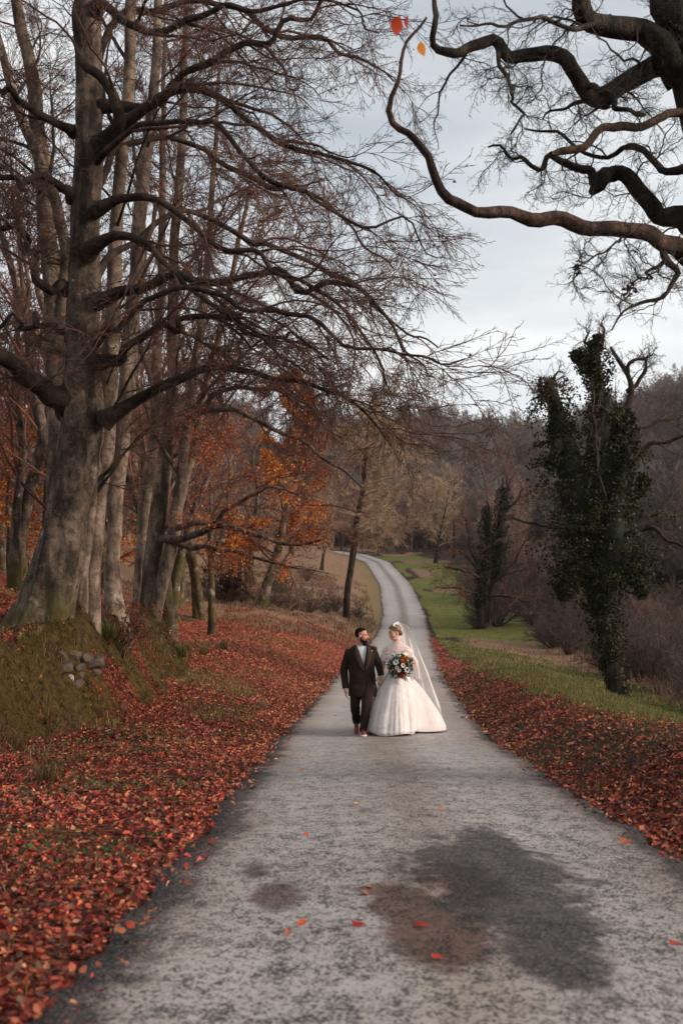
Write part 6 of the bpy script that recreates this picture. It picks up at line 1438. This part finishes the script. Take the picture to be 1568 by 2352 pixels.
# ---------------- bouquet in her hands
bq = thing('bouquet', 'round bouquet of white anemones and orange roses with dark foliage', 'bouquet', (BX+.035, BY-.25, BZ+1.13)); r = np.random.default_rng(6)
M['rose'] = simple('orange_rose', (.72, .20, .035), (.50, .10, .02), 30, .6); M['rose_b'] = simple('apricot_rose', (.80, .33, .07), (.62, .20, .04), 30, .6); M['rose_r'] = simple('rust_rose', (.50, .085, .03), (.30, .04, .015), 30, .6)
M['petal'] = simple('white_petal', (.84, .82, .78), (.72, .70, .66), 30, .6); M['stamen'] = simple('dark_stamen', (.008, .007, .012), None, 30, .6); M['stem_g'] = simple('green_stem', (.05, .07, .025), None, 20)
def frame_for(d): d = unit(np.asarray(d, float)); a = unit(np.cross(d, [.2, .1, 1])); return d, a, np.cross(d, a)
def anemone(p, d, s):
    d, a, b = frame_for(d); fl = Geo()
    for ly, n, L, tilt in ((0, 6, 1.0, .25), (1, 6, .85, .55)):
        for q in range(n):
            t = q*2*math.pi/n + ly*.5 + r.normal()*.08; e = math.cos(t)*a+math.sin(t)*b; w = np.cross(d, e); rows = []
            for u in np.linspace(0, 1, 5): wd = .5*math.sin(math.pi*min(1, .12+u*.80))*s*.85; c = p + e*u*s*L*math.cos(tilt*u) + d*s*L*math.sin(tilt*u*1.2)*u; rows.append([c-w*wd+d*.06*s*u, c, c+w*wd+d*.06*s*u])
            fl.add(*rings(rows, False))
    o = obj('anemone', fl.mesh('anemone', M['petal']), bq); c = Geo(); c.add(*ell(p+d*.2*s, np.full(3, .22*s)))
    for q in range(10): t = q*.628; c.add(*ell(p+d*.22*s+(math.cos(t)*a+math.sin(t)*b)*.36*s, np.full(3, .05*s)))
    obj('centre', c.mesh('centre', M['stamen']), o)
def rose(p, d, s, mat):
    d, a, b = frame_for(d); fl = Geo()
    for ly in range(5):
        n = 3+ly; R = s*(.22+.19*ly); hh = s*(.95-.13*ly)
        for q in range(n):
            t0 = q*2*math.pi/n + ly*.7; rows = []
            for u in np.linspace(0, 1, 5):
                tt = t0 + np.linspace(-1, 1, 6)*(math.pi/n)*1.25; rr = R*(.55+.45*math.sin(u*math.pi*.55)) + s*.10*(u > .9)*(1+.2*ly); rows.append([p + d*(hh*u-.35*s) + (math.cos(x)*a+math.sin(x)*b)*rr for x in tt])
            fl.add(*rings(np.array(rows), False))
    fl.add(*ell(p, np.array([.2, .2, .3])*s)); obj('rose', fl.mesh('rose', mat), bq)
S = .00144                                        # placed from the photograph: offsets right and up of the bouquet's middle
for dx, dy, s in ((-55, -55, .050), (20, -25, .040), (62, 22, .052), (-45, 0, .034), (-20, 30, .030), (-130, 0, .030)):
    p = np.array([dx*S, 0, -dy*S]); p[1] = -math.sqrt(max(.0, .175**2-p[0]**2-p[2]**2)); anemone(p, unit(p+np.array([0, -.12, .02])), s)
for dx, dy, s, m in ((48, -98, .042, 'rose_b'), (22, -68, .038, 'rose'), (-50, 32, .036, 'rose'), (28, 66, .036, 'rose_r'), (-5, 85, .028, 'rose_r')):
    p = np.array([dx*S, 0, -dy*S]); p[1] = -math.sqrt(max(.0, .175**2-p[0]**2-p[2]**2)); rose(p, unit(p+np.array([0, -.12, .02])), s, M[m])
for dx, dy, s in ((35, 112, .030), (-55, 95, .028), (5, 118, .024), (110, 55, .024), (-110, -75, .024)):
    p = np.array([dx*S, 0, -dy*S]); p[1] = -math.sqrt(max(.002, .175**2-p[0]**2-p[2]**2)); rose(p, unit(p+np.array([0, -.12, .02])), s, M['petal'])
n = 900; d = unit(r.normal(size=(n, 3))*np.array([1, .7, .95])+np.array([0, -.35, 0])); pt = d*r.uniform(.10, .205, (n, 1)); V_, T_, C_ = leaf_cards(pt, (.028, .055), r, [(.020, .032, .016), (.035, .05, .022), (.012, .018, .010), (.09, .12, .10)], .2, .3, .6)
obj('foliage', mesh_np('foliage', V_, T_, M['ivy'], False, C_), bq)
g = Geo(); lv = []
for q in range(26):
    a = r.uniform(0, 6.28); dd = unit(np.array([math.cos(a), r.uniform(-.6, .1), math.sin(a)])); P_ = np.array([dd*.1, dd*.17, dd*r.uniform(.21, .26)+[0, -.01, .01]]); g.add(*capsule(P_, [.002, .002, .0015], 5)); lv += [P_[1]+(P_[2]-P_[1])*u + r.normal(size=3)*.008 for u in (.2, .4, .6, .8, 1.0)]
o = obj('sprigs', g.mesh('sprigs', M['stem_g']), bq); V_, T_, C_ = leaf_cards(np.array(lv), (.03, .05), r, [(.03, .045, .025), (.02, .03, .018), (.12, .13, .10)], .2, .2, .35); obj('leaves', mesh_np('leaves', V_, T_, M['ivy'], False, C_), o)
g = Geo(); lv = []
for q in range(14): dd = unit(np.array([.32+r.normal()*.12, -.25, -1+r.normal()*.1])); P_ = np.array([dd*.08, dd*.15, dd*r.uniform(.19, .24)]); g.add(*capsule(P_, [.003, .004, .003], 5)); lv += [P_[1]+(P_[2]-P_[1])*u+r.normal(size=3)*.006 for u in (.2, .5, .8, 1)]
o = obj('dried_grass', g.mesh('dried_grass', M['twig_gold']), bq)
g = Geo(); g.add(*capsule([[.05, .08, -.06], [.02, .0, 0], [0, -.06, .03]], [.026, .03, .06])); g.add(*ell([0, -.02, 0], [.125, .09, .115])); obj('stems', g.mesh('stems', M['ivycore']), bq)

# ------------------------------------------------------------------ the damp air of the valley
bm = bmesh.new(); bmesh.ops.create_cube(bm, size=1.0); me = bpy.data.meshes.new('haze'); bm.to_mesh(me); bm.free()
hz = obj('haze', me, None, (25, 190, 24)); hz.scale = (420, 520, 74)
hm = bpy.data.materials.new('haze'); hm.use_nodes = True; hm.node_tree.nodes.clear()
ho = hm.node_tree.nodes.new('ShaderNodeOutputMaterial'); hv = hm.node_tree.nodes.new('ShaderNodeVolumePrincipled')
hv.inputs['Color'].default_value = (.92, .93, .96, 1); hv.inputs['Density'].default_value = .00014; hv.inputs['Anisotropy'].default_value = .2
hm.node_tree.links.new(hv.outputs[0], ho.inputs['Volume']); me.materials.append(hm); tag(hz, 'thin pale haze in the valley air', None, kind='stuff')
